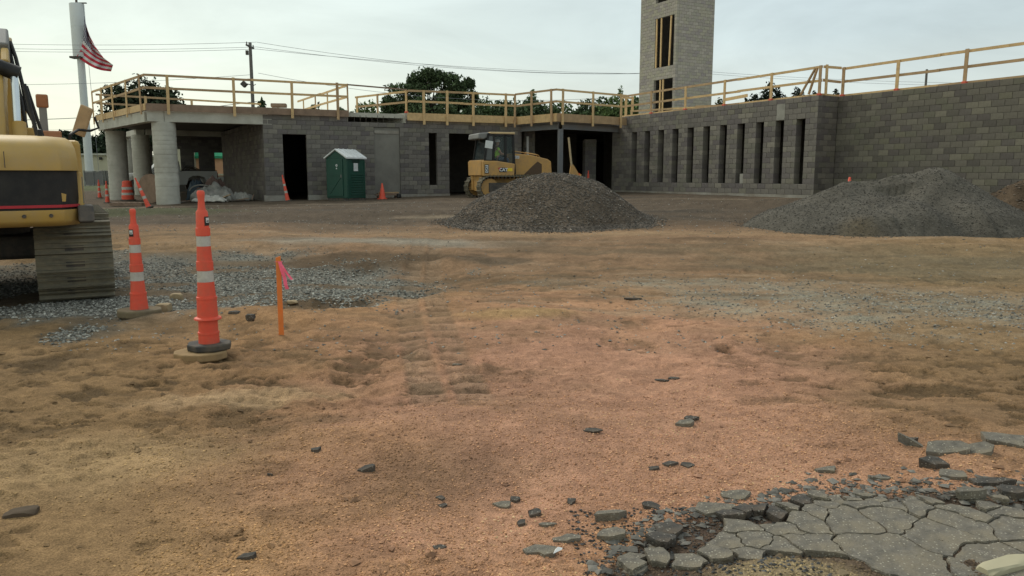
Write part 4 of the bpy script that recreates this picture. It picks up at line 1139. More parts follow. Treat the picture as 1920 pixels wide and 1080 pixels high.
MB().box((.008, .06, .9), (.03, .08, 1.6)).build('corner_post', MAT['green'], tl, bevel=.01); MB().box((.008, W_ - .05, .9), (.03, .06, 1.6)).build('corner_post', MAT['green'], tl, bevel=.01)
MB().box((.016, .55, 1.43), (.012, .26, .33)).build('notice', MAT['white'], tl)
for i in range(5): MB().box((.024, .55, 1.53 - i * .045), (.004, .2, .006)).build('notice_line', MAT['grey_paint'], tl)
for i in range(4): MB().box((.006, W_ / 2, 1.62 + i * .04), (.016, .5, .015)).build('vent_slot', MAT['black'], tl)
rf = MB()
for sgn in (-1, 1):
    xe = -W_ / 2 + sgn * (W_ / 2 + .06)
    a = [(xe, HT - .03), (-W_ / 2, HT + .34), (-W_ / 2, HT + .40), (xe, HT + .04)]
    rf.prism(a, 'y', -.07, W_ + .07)
ro = rf.build('roof', MAT['white'], tl, bevel=.01)
for i in range(4): 
    MB().bar((-W_ / 2 + .02, .15 + i * .28, HT + .405), (.02, .15 + i * .28, HT + .065), .05, .02).build('roof_rib', MAT['white'], ro)

# ------------------------------------------------------------------ machines
def track_loop(x0, x1, h, n_half=None, pitch=.17):
    """points and tangents around a track: straight bottom and top with round ends"""
    r = h / 2; L0 = (x1 - x0) - 2 * r; per = 2 * L0 + 2 * math.pi * r; n = int(per / pitch); res = []
    for i in range(n):
        s = per * i / n
        if s < L0: p = (x0 + r + s, 0.0); a = 0
        elif s < L0 + math.pi * r: t = (s - L0) / r; p = (x1 - r + r * math.sin(t), r - r * math.cos(t)); a = t
        elif s < 2 * L0 + math.pi * r: p = (x1 - r - (s - L0 - math.pi * r), h); a = math.pi
        else: t = (s - 2 * L0 - math.pi * r) / r; p = (x0 + r - r * math.sin(t), r + r * math.cos(t)); a = math.pi + t
        res.append((p, a))
    return res, per / n
def crawler(parent, yc, x0, x1, h, w, wheelmat, framemat, shoemat, pitch):
    tr = MB().box(((x0 + x1) / 2, yc, h / 2), ((x1 - x0) - h * .9, w * .5, h * .42)).build('track_frame', framemat, parent, bevel=.03)
    pts, ln = track_loop(x0, x1, h, pitch=pitch)
    sh = bpy.data.meshes.new('track_shoe')
    b_ = MB(); b_.box((0, 0, 0), (ln * 1.06, w, .03)); b_.box((ln * .36, 0, -.038), (.022, w, .066)); b_.box((-ln * .05, 0, -.022), (.016, w, .03)); b_.box((-ln * .38, 0, -.02), (.014, w, .025))
    sh.from_pydata(b_.v, [], b_.f); sh.materials.append(shoemat)
    lk = bpy.data.meshes.new('track_link'); b2 = MB(); b2.box((0, .1, .06), (ln * .98, .04, .09)); b2.box((0, -.1, .06), (ln * .98, .04, .09)); b2.v, b2.f = [], []; b2.box((0, 0, .042), (ln * .34, .20, .122)); lk.from_pydata(b2.v, [], b2.f); lk.materials.append(MAT['dark_steel'])
    for (p, a) in pts:
        o = bpy.data.objects.new('track_shoe', sh); col.objects.link(o); o.parent = parent
        o.location = (p[0], yc, p[1] + .0); o.rotation_euler = (0, -a, 0)
        o = bpy.data.objects.new('track_link', lk); col.objects.link(o); o.parent = parent
        o.location = (p[0], yc, p[1]); o.rotation_euler = (0, -a, 0)
        MBh = None
    M90 = Matrix.Rotation(R(90), 3, 'X')
    for xc, rr, nm in ((x0 + h / 2, h * .40, 'sprocket'), (x1 - h / 2, h * .38, 'idler')):
        MB().lathe([(rr * .3, -w * .16), (rr, -w * .10), (rr, w * .10), (rr * .3, w * .16)], (xc, yc, h / 2), 24, M90).build(nm, wheelmat, parent, smooth=True, angle=30)
    nr = max(4, int((x1 - x0) / .45))
    for i in range(nr):
        xc = x0 + h * .75 + (x1 - x0 - 1.5 * h) * i / (nr - 1)
        MB().lathe([(.04, -w * .22), (.11, -w * .2), (.11, w * .2), (.04, w * .22)], (xc, yc, .16), 16, M90).build('roller', MAT['dark_steel'], parent, smooth=True, angle=30)
    return tr

# --- bulldozer, facing right and slightly away
dzx, dzy = -.18, 33.2
dz = empty('bulldozer', (dzx, dzy, EYE - .93), R(20), 'yellow bulldozer with a dark cab facing right behind the gravel cone', 'bulldozer')
dz.scale = (.95, .95, .95)
for yc in (-.92, .92): crawler(dz, yc, -1.66, 1.5, .97, .50, MAT['ochre'], MAT['dark_steel'], MAT['track'], .17)
Y_ = MAT['ochre']
MB().prism([(-1.42, .32), (-1.15, .32), (-1.0, .55), (1.75, .5), (1.75, 1.0), (-1.45, 1.0)], 'y', -.55, .55).build('main_frame', Y_, dz, bevel=.02)
# fenders and tank
for sg in (-1, 1):
    MB().prism([(-1.52, 1.62), (-1.5, .98), (-.1, .98), (-.06, 1.5), (-.9, 1.62)], 'y', sg * .55, sg * 1.12).build('fender', Y_, dz, bevel=.03)
    MB().prism([(-1.5, .35), (-1.28, .35), (-1.16, .98), (-1.5, .98)], 'y', sg * .5, sg * .78).build('ripper_bracket', Y_, dz, bevel=.02)
MB().prism([(-1.56, 1.0), (-1.4, 1.0), (-1.4, 1.66), (-1.54, 1.66)], 'y', -.9, .9).build('rear_panel', Y_, dz, bevel=.02)
hood = MB().prism([(.06, 1.0), (1.93, 1.0), (1.88, 1.62), (1.72, 1.72), (.9, 1.9), (.06, 1.96)], 'y', -.52, .52).build('hood', Y_, dz, bevel=.03)
MB().prism([(.55, 1.02), (1.42, 1.02), (1.42, 1.5), (1.22, 1.62), (.98, 1.42)], 'y', -.535, -.515).build('grille', mat('grille_mesh', (.10, .065, .04), .8, .2, 30), hood)
MB().tube([(.15, -.4, 1.98), (.2, -.4, 2.06), (1.3, -.4, 1.90), (1.36, -.4, 1.82)], .018, 8).build('hood_rail', Y_, hood)
MB().tube([(.7, -.3, 1.9), (.72, -.3, 2.02), (1.25, -.3, 1.93), (1.28, -.3, 1.80)], .018, 8).build('hood_rail', Y_, hood)
MB().tube([(.9, .25, 1.85), (.9, .25, 2.25)], .05, 12).build('exhaust', MAT['black'], hood, smooth=True)
# cab: posts, panes, roof
BK = MAT['black']
x0, x1, z0, z1, hw = -1.38, .04, 1.55, 2.78, .78
cabf = MB().prism([(x0 + .1, z0), (x1, 1.1), (x1, 1.0), (-.35, 1.0), (-.42, z0 - .02), (x0, z0 + .02)], 'y', -hw + .02, hw - .02).build('cab_base', BK, dz, bevel=.02)
for sg in (-1, 1):
    y0 = sg * hw
    for a, b, w in (((x0 + .02, z0), (x0 + .22, z1), .09), ((-.95, z0), (-.9, z1), .09), ((-.38, 1.1), (-.40, z1), .10), ((x1, 1.05), (x1 - .10, z1), .10)):
        MB().bar((a[0], y0, a[1]), (b[0], y0, b[1]), .07, w, up=(1, 0, 0)).build('cab_post', BK, dz)
    MB().bar((x0 + .2, y0, z1 - .04), (x1 - .08, y0, z1 - .04), .07, .12).build('cab_rail', BK, dz)
    MB().bar((x0 + .02, y0, z0 + .06), (-.4, y0, z0 + .02), .07, .14).build('cab_rail', BK, dz)
    gl = bpy.data.materials.get('cab_glass')
    if gl is None:
        gl = mat('cab_glass', (.10, .14, .14), .06, 0, spec=.5, alpha=.28)
    MB().add([(-.9, y0, z0 + .1), (-.43, y0, z0 + .06), (-.45, y0, z1 - .1), (-.87, y0, z1 - .1)], [(0, 1, 2, 3)]).build('side_pane', gl, dz)
    MB().add([(-.33, y0, 1.15), (x1 - .05, y0, 1.12), (x1 - .14, y0, z1 - .1), (-.35, y0, z1 - .1)], [(0, 1, 2, 3)]).build('door_pane', gl, dz)
    MB().add([(x0 + .1, y0, z0 + .12), (-1.0, y0, z0 + .1), (-.95, y0, z1 - .1), (x0 + .26, y0, z1 - .1)], [(0, 1, 2, 3)]).build('rear_quarter_pane', MAT['glass'], dz)
MB().add([(x0 + .03, -hw, z0 + .1), (x0 + .03, hw, z0 + .1), (x0 + .22, hw, z1 - .1), (x0 + .22, -hw, z1 - .1)], [(0, 1, 2, 3)]).build('rear_pane', MAT['glass'], dz)
MB().add([(x1 - .02, -hw, z0), (x1 - .02, hw, z0), (x1 - .12, hw, z1 - .1), (x1 - .12, -hw, z1 - .1)], [(0, 1, 2, 3)]).build('windscreen', gl, dz)
MB().box((-1.15, -hw - .045, 2.32), (.34, .01, .32), (0, R(8), 0)).build('paper_sign', MAT['paper'], dz)
MB().box((-.52, 0, z1 + .03), (1.14, 1.66, .09)).build('cab_roof', mat('pale_roof', (.52, .38, .2), .7, .1), dz, bevel=.03)
MB().prism([(-1.62, z1 - .22), (-1.58, z1 + .02), (-1.1, z1 + .06), (-1.1, z1 - .12), (-1.35, z1 - .24)], 'y', -.75, .75).build('air_unit', MAT['grey_paint'], dz, bevel=.05)
seat = MB(); seat.box((-.78, 0, 1.62), (.5, .55, .14)); seat.box((-1.02, 0, 1.98), (.13, .52, .7)); seat.build('seat', MAT['black'], dz, bevel=.03)
# decals
MB().box((-.62, -1.128, 1.24), (.34, .012, .19)).build('decal_plate', MAT['black'], dz)
text_obj('CAT', .19, (-.60, -1.138, 1.24), (R(90), 0, 0), MAT['white'], dz, bold=.006)
MB().add([(-.86, -1.136, 1.33), (-.72, -1.136, 1.33), (-.74, -1.136, 1.18)], [(0, 1, 2)]).build('decal_triangle', MAT['red_stripe'], dz)
MB().box((-.30, -1.128, 1.25), (.22, .01, .13)).build('decal_plate', mat('yellow_decal', (.75, .55, .05), .5), dz)
MB().box((-1.36, -1.128, 1.28), (.18, .014, .38)).build('decal_plate', MAT['black'], dz); MB().box((-1.36, -1.136, 1.28), (.13, .006, .32)).build('decal_panel', MAT['paper'], dz)
text_obj('CAT', .13, (-1.36, -1.141, 1.28), (R(90), R(-90), 0), MAT['black'], dz, bold=.004)
MB().box((.24, -.53, 1.80), (.22, .012, .12)).build('decal_plate', MAT['white'], hood); text_obj('D5K', .10, (.24, -.538, 1.80), (R(90), 0, 0), MAT['black'], dz, ex=.002)
# blade with arms and mast
bl_ = MB()
prof = [(2.95 + .12 * math.cos(t), .5 + .55 * math.sin(t)) for t in [R(a) for a in range(-90, 91, 20)]]
poly = [(2.78 + .10 * ((z - .5) / .5) ** 2, z) for z in np.linspace(-.02, 1.05, 9)] + [(2.84 + .10 * ((z - .5) / .5) ** 2, z) for z in np.linspace(1.05, -.02, 9)]
bl_.prism(poly, 'y', -1.45, 1.45); bl_.build('blade', Y_, dz, bevel=.008)
for sg in (-1, 1):
    MB().bar((.6, sg * .62, .5), (2.75, sg * .62, .35), .14, .2).build('push_arm', Y_, dz, bevel=.02)
    MB().tube([(1.5, sg * .4, 1.2), (2.7, sg * .45, .8)], .05, 10).build('lift_cylinder', MAT['chrome'], dz, smooth=True)
MB().prism([(2.45, 1.0), (2.95, 1.0), (2.62, 1.48), (2.52, 1.48)], 'y', -1.28, -1.2).build('mast_bracket', Y_, dz)
MB().tube([(2.56, -1.24, 1.4), (2.40, -1.24, 2.66)], .045, 12).build('mast', mat('pale_mast', (.42, .33, .2), .6), dz, smooth=True)
MB().tube([(2.9, -1.35, 1.03), (2.9, -1.35, 1.10)], .025, 10).build('edge_marker', MAT['orange'], dz)

# --- operator, seated
def skin_fig(name, verts, edges, rad, m, parent=None, root=0):
    me = bpy.data.meshes.new(name); me.from_pydata(verts, edges, []); me.materials.append(m)
    o = bpy.data.objects.new(name, me); col.objects.link(o)
    sk = o.modifiers.new('skin', 'SKIN'); sk.use_smooth_shade = True
    for i, r in enumerate(rad):
        v = me.skin_vertices[0].data[i]; v.radius = (r, r) if not isinstance(r, tuple) else r; v.use_root = (i == root)
    ss = o.modifiers.new('sub', 'SUBSURF'); ss.levels = 2; ss.render_levels = 2
    if parent: o.parent = parent
    return o
Rz = Matrix.Rotation(R(20), 4, 'Z')
seatp = Matrix.Translation((dzx, dzy, EYE - .93)) @ Rz @ (Vector((-.66, -.32, 1.66)) * .95)
pr = empty('person', seatp, R(20), 'person in a lime safety vest sitting in the dozer cab', 'person')
v = [(0, 0, .08), (0, 0, .25), (.02, 0, .42), (.03, 0, .52), (.05, 0, .60), (.06, 0, .70), (.07, 0, .80),
     (.02, -.2, .46), (.16, -.24, .26), (.36, -.2, .24), (.02, .2, .46), (.16, .24, .26), (.36, .2, .24),
     (.1, -.1, .06), (.46, -.13, .06), (.5, -.13, -.36), (.62, -.13, -.42), (.1, .1, .06), (.46, .13, .06), (.5, .13, -.36), (.62, .13, -.42)]
ed = [(0, 1), (1, 2), (2, 3), (3, 4), (4, 5), (5, 6), (2, 7), (7, 8), (8, 9), (2, 10), (10, 11), (11, 12), (0, 13), (13, 14), (14, 15), (15, 16), (0, 17), (17, 18), (18, 19), (19, 20)]
rd = [.14, .13, .14, .06, .055, .095, .07, .06, .048, .04, .06, .048, .04, .085, .065, .05, .045, .085, .065, .05, .045]
skin_fig('body', v, ed, rd, MAT['skin'], pr)
vv = [(0, 0, .08), (0, 0, .25), (.02, 0, .44), (.02, -.19, .46), (.08, -.22, .37), (.02, .19, .46), (.08, .22, .37)]
skin_fig('safety_vest', vv, [(0, 1), (1, 2), (2, 3), (3, 4), (2, 5), (5, 6)], [.165, .16, .16, .085, .07, .085, .07], MAT['vest'], pr)
vv = [(0, 0, .05), (.1, -.1, .06), (.46, -.13, .06), (.5, -.13, -.3), (.1, .1, .06), (.46, .13, .06), (.5, .13, -.3)]
skin_fig('trousers', vv, [(0, 1), (1, 2), (2, 3), (0, 4), (4, 5), (5, 6)], [.15, .1, .08, .065, .1, .08, .065], MAT['denim'], pr)
MB().lathe([(.14, .0), (.115, .015), (.11, .07), (.07, .12), (.02, .135)], (.06, 0, .75), 18).build('hard_hat', MAT['white'], pr, smooth=True)

# --- excavator, seen from behind its counterweight
ex = empty('excavator', (-7.3, 10.4, EYE - 1.53), R(120), 'large yellow excavator seen from behind at the left edge', 'excavator')
for yc in (-1.2, 1.2): crawler(ex, yc, -1.95, 1.95, 1.0, .82, MAT['dark_steel'], MAT['dark_steel'], MAT['track'], .19)
YM = MAT['yellow']
MB().box((0, 0, .62), (1.9, 1.9, .3)).build('undercarriage', MAT['dark_steel'], ex, bevel=.05)
MB().lathe([(.7, .74), (.7, .98)], (0, 0, 0), 32).build('swing_ring', MAT['dark_steel'], ex)
MB().box((-.2, 0, 1.02), (3.9, 2.5, .14)).build('deck', MAT['dark_steel'], ex, bevel=.02)
# counterweight built as curved strip stacked in height: (z, outset)
def cw_ring(out, z, n=15):
    pts = []
    hwid = 1.30
    for i in range(n + 1):
        a = -1 + 2 * i / n
        y = a * hwid
        x = -2.88 + .16 * abs(a) ** 2.0
        k = max(0, abs(a) - .90) / .10
        x += .22 * k ** 2
        pts.append((x + out, y * (1 - max(0, out) * .28), z))
    return pts
def cw_piece(nm, levels, m, parent, inner=-2.0):
    vs = []; rows = []
    for out, z in levels:
        r = cw_ring(out, z); rows.append(len(r)); vs += r
    n = rows[0]; fs = []
    for j in range(len(levels) - 1):
        for i in range(n - 1): fs.append((j * n + i, j * n + i + 1, (j + 1) * n + i + 1, (j + 1) * n + i))
    base = len(vs)
    for out, z in levels: vs += [(inner, -1.30 * (1 - max(0, out) * .28), z), (inner, 1.30 * (1 - max(0, out) * .28), z)]
    for j in range(len(levels) - 1):
        fs.append((j * n, (j + 1) * n, base + 2 * (j + 1), base + 2 * j)); fs.append((j * n + n - 1, base + 2 * j + 1, base + 2 * (j + 1) + 1, (j + 1) * n + n - 1))
    fs.append(tuple([i for i in range(n)] + [base + 1, base])); k = len(levels) - 1
    fs.append(tuple([k * n + i for i in range(n)][::-1] + [base + 2 * k, base + 2 * k + 1]))
    return MB().add(vs, fs).build(nm, m, parent, smooth=True, angle=38)
cw = cw_piece('counterweight', [(.10, .98), (.02, 1.02), (.0, 1.05), (.0, 1.16)], YM, ex)
cw_piece('recess_panel', [(.05, 1.16), (.05, 1.60)], MAT['black'], cw)
cw_piece('red_trim', [(.03, 1.185), (.03, 1.215)], MAT['red_stripe'], cw)
cw_piece('upper_shell', [(.0, 1.59), (.0, 1.62), (.01, 1.72), (.05, 1.84), (.14, 1.92), (.30, 1.965), (.5, 1.98)], YM, cw)
# vertical end frame at the right edge
MB().prism([(-2.47, 1.17), (-2.15, 1.17), (-2.15, 1.58), (-2.40, 1.58)], 'y', -1.325, -1.22).build('corner_frame', YM, cw, bevel=.02)
for i in range(2): MB().box((-2.36 + i * .11, -1.33, 1.37), (.05, .012, .3), (0, R(8), 0)).build('corner_vent', MAT['grey_paint'], cw)
MB().lathe([(.045, 0), (.045, .012)], (0, 0, 0), 16, Matrix.Rotation(R(-90), 3, 'Y')).build('reflector', MAT['red_stripe'], cw).location = (-2.70, -1.0, 1.29)
MB().add([(-2.685, -1.10, 1.25), (-2.68, -1.16, 1.25), (-2.68, -1.17, 1.33), (-2.69, -1.10, 1.35)], [(0, 1, 2, 3)]).build('yellow_sticker', YM, cw).location = (-.02, .01, 0)
for yy in (-.95, .95):
    MB().box((-2.30, yy, 2.0), (.10, .05, .10)).build('lifting_eye', BK, cw, bevel=.015)
for yy in (-.62, .62): MB().box((-2.868, yy, 1.70), (.012, .008, .17)).build('panel_seam', MAT['dark_steel'], cw)
for yy in (-1.0, -.75, .75): MB().lathe([(.022, 0), (.018, .012)], (0, 0, 0), 8, Matrix.Rotation(R(-90), 3, 'Y')).build('bolt', MAT['dark_steel'], cw).location = (-2.885 + .16 * (abs(yy) / 1.3) ** 2, yy, 1.10)
# house sides behind the counterweight
hs = MB().prism([(-2.3, 1.08), (1.2, 1.08), (1.2, 1.6), (.2, 1.9), (-2.3, 1.94)], 'y', -1.34, -.35).build('engine_house', YM, ex, bevel=.05)
MB().prism([(-2.3, 1.08), (-.2, 1.08), (-.2, 1.94), (-2.3, 1.94)], 'y', -.30, 1.34).build('engine_house', YM, ex, bevel=.05)
MB().prism([(-2.2, .98), (-2.7, 1.02), (-2.6, 1.2), (-2.2, 1.2)], 'y', -1.42, -1.26).build('side_step', MAT['dark_steel'], ex, bevel=.02)
MB().box((-.9, -1.352, 1.5), (1.2, .015, .5)).build('side_door', YM, hs, bevel=.005)
# cab on the left
cb = MB(); cb.box((.75, .85, 1.3), (1.7, .95, .45)); cb.build('cab_base', YM, ex, bevel=.04)
cg = MB().box((.75, .85, 2.15), (1.6, .9, 1.3)).build('cab_glazing', MAT['glass'], ex, bevel=.06)
MB().box((.72, .85, 2.84), (1.7, .98, .1)).build('cab_roof', YM, ex, bevel=.04)
for xx in (-.08, 1.58):
    for yy in (.38, 1.32): MB().box((xx, yy, 2.15), (.09, .09, 1.3)).build('cab_post', BK, ex)
# boom
def plate(poly, y0, y1, nm, m, bev=.02): return MB().prism(poly, 'y', y0, y1).build(nm, m, ex, bevel=bev)
bm_ = plate([(.25, 1.45), (.65, 1.35), (1.55, 2.6), (2.5, 3.1), (5.4, 3.9), (5.4, 4.15), (2.3, 3.72), (1.45, 3.45), (.9, 2.9)], -.50, .02, 'boom', YM, .03)
MB().prism([(.15, 1.2), (.9, 1.2), (.75, 1.75), (.35, 1.8)], 'y', -.70, -.58).build('boom_bracket', YM, ex, bevel=.02)
plate([(5.2, 4.1), (5.7, 4.1), (6.1, 1.8), (5.8, 1.8), (5.1, 3.4)], -.42, -.06, 'stick', YM)
MB().prism([(5.7, 1.85), (6.2, 1.8), (6.4, 1.2), (6.0, .5), (5.4, .6), (5.3, .75), (5.9, 1.0)], 'y', -.8, .3).build('bucket', MAT['dark_steel'], ex, bevel=.02)
for yy in (-.66,):
    MB().tube([(.95, yy, 1.75), (1.32, yy, 2.52)], .085, 14).build('cylinder_barrel', YM, ex, smooth=True)
    MB().tube([(.55, yy + .02, 2.25), (1.02, yy + .02, 3.05)], .05, 14).build('cylinder_rod', MAT['chrome'], ex, smooth=True)
    MB().tube([(1.0, yy - .04, 3.0), (1.0, yy + .28, 3.12)], .11, 16).build('cylinder_eye', BK, ex, smooth=True)
    MB().tube([(.35, yy, 1.5), (.56, yy, 2.28)], .09, 14).build('cylinder_barrel', YM, ex, smooth=True)
MB().box((1.55, -.52, 3.46), (.5, .14, .34), (0, R(-35), 0)).build('hose_bracket', MAT['grey_paint'], ex, bevel=.03)
MB().box((1.2, -.54, 3.18), (.34, .10, .3), (0, R(-40), 0)).build('hose_clamp', YM, ex, bevel=.03)
MB().tube([(1.75, -.6, 3.55), (1.5, -.66, 3.3), (1.3, -.72, 2.9), (1.15, -.76, 2.5), (1.05, -.84, 2.3), (1.0, -.8, 2.1)], .028, 8).build('hose', BK, ex, smooth=True)
MB().tube([(1.8, -.56, 3.6), (1.4, -.62, 3.15), (1.15, -.70, 2.6), (1.0, -.74, 2.1), (.95, -.74, 1.8)], .028, 8).build('hose', BK, ex, smooth=True)
MB().tube([(.75, -.76, 1.86), (.70, -.80, 2.0), (.76, -.84, 2.1), (.86, -.8, 2.04), (.84, -.76, 1.9)], .014, 8).build('hose', BK, ex, smooth=True)
MB().box((.9, -.78, 2.1), (.14, .12, .26), (0, 0, 0)).build('work_lamp', YM, ex, bevel=.02)
# things on the house top: exhaust, guard box, handrails, mirror
MB().tube([(-1.55, -.92, 1.94), (-1.5, -.82, 2.62)], .024, 10).build('grab_rail', BK, ex, smooth=True)
MB().tube([(-1.45, -.98, 1.94), (-1.47, -.84, 2.6)], .020, 10).build('grab_rail', BK, ex, smooth=True)
MB().box((-.6, -.98, 2.2), (.09, .09, .5)).build('filter_post', MAT['grey_paint'], ex, bevel=.01)
MB().box((-.6, -.98, 2.5), (.13, .14, .17)).build('filter_cap', mat('rust_brown', (.30, .13, .06), .8, .2, 5), ex, bevel=.02)
MB().box((-.9, -1.02, 2.02), (.3, .3, .16)).build('tool_box', mat('rusty_box', (.36, .17, .09), .8, .2, 5), ex, bevel=.02)
MB().tube([(-1.1, -1.25, 1.9), (-1.15, -1.26, 2.05), (-1.05, -1.36, 2.12), (-.9, -1.50, 2.12)], .018, 8).build('mirror_arm', BK, ex, smooth=True)
mo = MB().box((0, 0, 0), (.04, .17, .40)).build('mirror', MAT['lumber_old'], ex, bevel=.02); mo.location = (-.95, -1.42, 2.24); mo.rotation_euler = (R(24), R(-6), R(-28))
MB().tube([(-.86, -1.5, 2.12), (-.9, -1.60, 2.16), (-.9, -1.56, 2.3)], .016, 8).build('mirror_arm', BK, ex, smooth=True)
# low striped board under the tail
th = empty('striped_board', (-5.6, 8.6, EYE - 1.2), 0, 'black and white striped marker strip under the excavator', 'marker strip')
pA = Vector((X_of(-60, 9.6), 9.6, EYE - 1.06)); pB = Vector((X_of(76, 10.3), 10.3, EYE - 1.01))
for i in range(12):
    a = pA.lerp(pB, i / 12); b_ = pA.lerp(pB, (i + .99) / 12)
    MB().bar(a, b_, .02, .035).build('stripe', MAT['white'] if i % 2 else BK, th, local=False)
# ------------------------------------------------------------------ flagpole with flag
fy = 85.0; fx = X_of(168.5, fy)
def zat(px, py, Y):
    b = (540 - py) / FPX; return EYE + (b * CS - SN) / (CS + b * SN) * Y
fz = gz(fx, fy)
def XZ(px, py, Y):
    z = zat(px, py, Y); zc = Y * CS - (z - EYE) * SN
    return ((px - 960) / FPX * zc, Y, z)
fp = empty('flagpole', (fx, fy, fz), 0, 'tall white pole with a thick cylinder at its top carrying the flag', 'flagpole')
zt = zat(140, 8, fy); zm = zat(146, 106, fy)
MB().lathe([(.42, fz), (.36, zm)], (fx, fy, 0), 24).build('pole', MAT['white_paint'], fp, local=False, smooth=True)
mb = MB().lathe([(.70, zm - .1), (.72, zm), (.72, zat(140, 52, fy)), (.70, zat(140, 52, fy) + .03), (.72, zat(140, 52, fy) + .06), (.72, zt), (.70, zt + .05)], (fx, fy, 0), 28); mb.build('antenna_shroud', MAT['white_paint'], fp, local=False, smooth=True, angle=30)
MB().box((fx - .2, fy - .3, zm - .15), (1.2, .9, .2)).build('collar', MAT['dark_steel'], fp, local=False)
MB().tube([(fx, fy, zt), (fx, fy, zt + .5)], .12, 10).build('truck_cap', MAT['dark_steel'], fp, local=False); MB().box((fx + .4, fy, zt + .12), (1.3, .2, .1)).build('cap_arm', MAT['dark_steel'], fp, local=False)
MB().tube([(fx + 1.2, fy - .3, fz), (fx + .85, fy - .3, zt)], .02, 6).build('halyard', MAT['wire'], fp, local=False)
# flag: grid between hand-set curves; u across stripes, v along them
fm = bpy.data.materials.new('flag_cloth'); fm.use_nodes = True
t = fm.node_tree; b = t.nodes['Principled BSDF']; L = t.links.new
b.inputs['Roughness'].default_value = .9
uvn = t.nodes.new('ShaderNodeUVMap'); sp_ = t.nodes.new('ShaderNodeSeparateXYZ'); L(uvn.outputs[0], sp_.inputs[0])
def M(op, a, b_=None):
    n = t.nodes.new('ShaderNodeMath'); n.operation = op
    for i, q in enumerate((a, b_)):
        if q is None: continue
        if isinstance(q, (int, float)): n.inputs[i].default_value = q
        else: L(q, n.inputs[i])
    return n.outputs[0]
u_, v__ = sp_.outputs['X'], sp_.outputs['Y']
st = M('MODULO', M('FLOOR', M('MULTIPLY', v__, 13)), 2)
mx = t.nodes.new('ShaderNodeMix'); mx.data_type = 'RGBA'; L(st, mx.inputs['Factor']); mx.inputs['A'].default_value = (.50, .028, .05, 1); mx.inputs['B'].default_value = (.60, .56, .56, 1)
canton = M('MULTIPLY', M('LESS_THAN', u_, .40), M('GREATER_THAN', v__, 6 / 13))
# stars: staggered rows of dots
su = M('MULTIPLY', u_, 6 / .40); sv = M('MULTIPLY', M('SUBTRACT', v__, 6 / 13), 5 / (7 / 13))
def dots(ou, ov):
    fu = M('SUBTRACT', M('FRACT', M('ADD', su, ou)), .5); fv = M('SUBTRACT', M('FRACT', M('ADD', sv, ov)), .5)
    return M('LESS_THAN', M('ADD', M('MULTIPLY', fu, fu), M('MULTIPLY', fv, fv)), .055)
dd_ = M('MAXIMUM', dots(0, 0), dots(.5, .5))
mxs = t.nodes.new('ShaderNodeMix'); mxs.data_type = 'RGBA'; L(dd_, mxs.inputs['Factor']); mxs.inputs['A'].default_value = (.025, .02, .06, 1); mxs.inputs['B'].default_value = (.55, .53, .56, 1)
mx2 = t.nodes.new('ShaderNodeMix'); mx2.data_type = 'RGBA'; L(canton, mx2.inputs['Factor']); L(mx.outputs['Result'], mx2.inputs['A']); L(mxs.outputs['Result'], mx2.inputs['B'])
L(mx2.outputs['Result'], b.inputs['Base Color'])
# drooping flag: hoist along the pole from (158,28) to (150,106); the fly end hangs to (212,130)
hoist = [(158, 28), (157.5, 48), (156, 72), (152, 92), (144, 106)]
fly = [(166, 62), (178, 86), (194, 108), (212, 122), (208, 134)]
def bez(pts, s):
    s *= len(pts) - 1; i = min(int(s), len(pts) - 2); f = s - i
    return (pts[i][0] * (1 - f) + pts[i + 1][0] * f, pts[i][1] * (1 - f) + pts[i + 1][1] * f)
nu, nv = 26, 40; V = []; UV = []
for j in range(nv + 1):
    v0 = j / nv
    for i in range(nu + 1):
        u0 = i / nu
        h = bez(hoist, 1 - v0); f = bez(fly, 1 - v0)
        sagx = 0; sagy = 7 * math.sin(math.pi * u0) * (1 - v0) + 4 * math.sin(math.pi * u0) * v0
        px = h[0] + (f[0] - h[0]) * u0 + sagx; py = h[1] + (f[1] - h[1]) * u0 + sagy
        Yw = fy - .8 + .30 * math.sin(u0 * 9 + v0 * 5) + .12 * math.sin(u0 * 21 - v0 * 7)
        V.append(XZ(px, py, Yw)); UV.append((u0, v0))
F = [(j * (nu + 1) + i, j * (nu + 1) + i + 1, (j + 1) * (nu + 1) + i + 1, (j + 1) * (nu + 1) + i) for j in range(nv) for i in range(nu)]
me = bpy.data.meshes.new('flag'); me.from_pydata(V, [], F); ul = me.uv_layers.new(name='UVMap')
for lp in me.loops: ul.data[lp.index].uv = UV[lp.vertex_index]
me.materials.append(fm); shade(me, 80)
fo = bpy.data.objects.new('flag', me); col.objects.link(fo)
so = fo.modifiers.new('thick', 'SOLIDIFY'); so.thickness = .02
tag(fo, 'large American flag drooping from the tall white pole', 'flag')

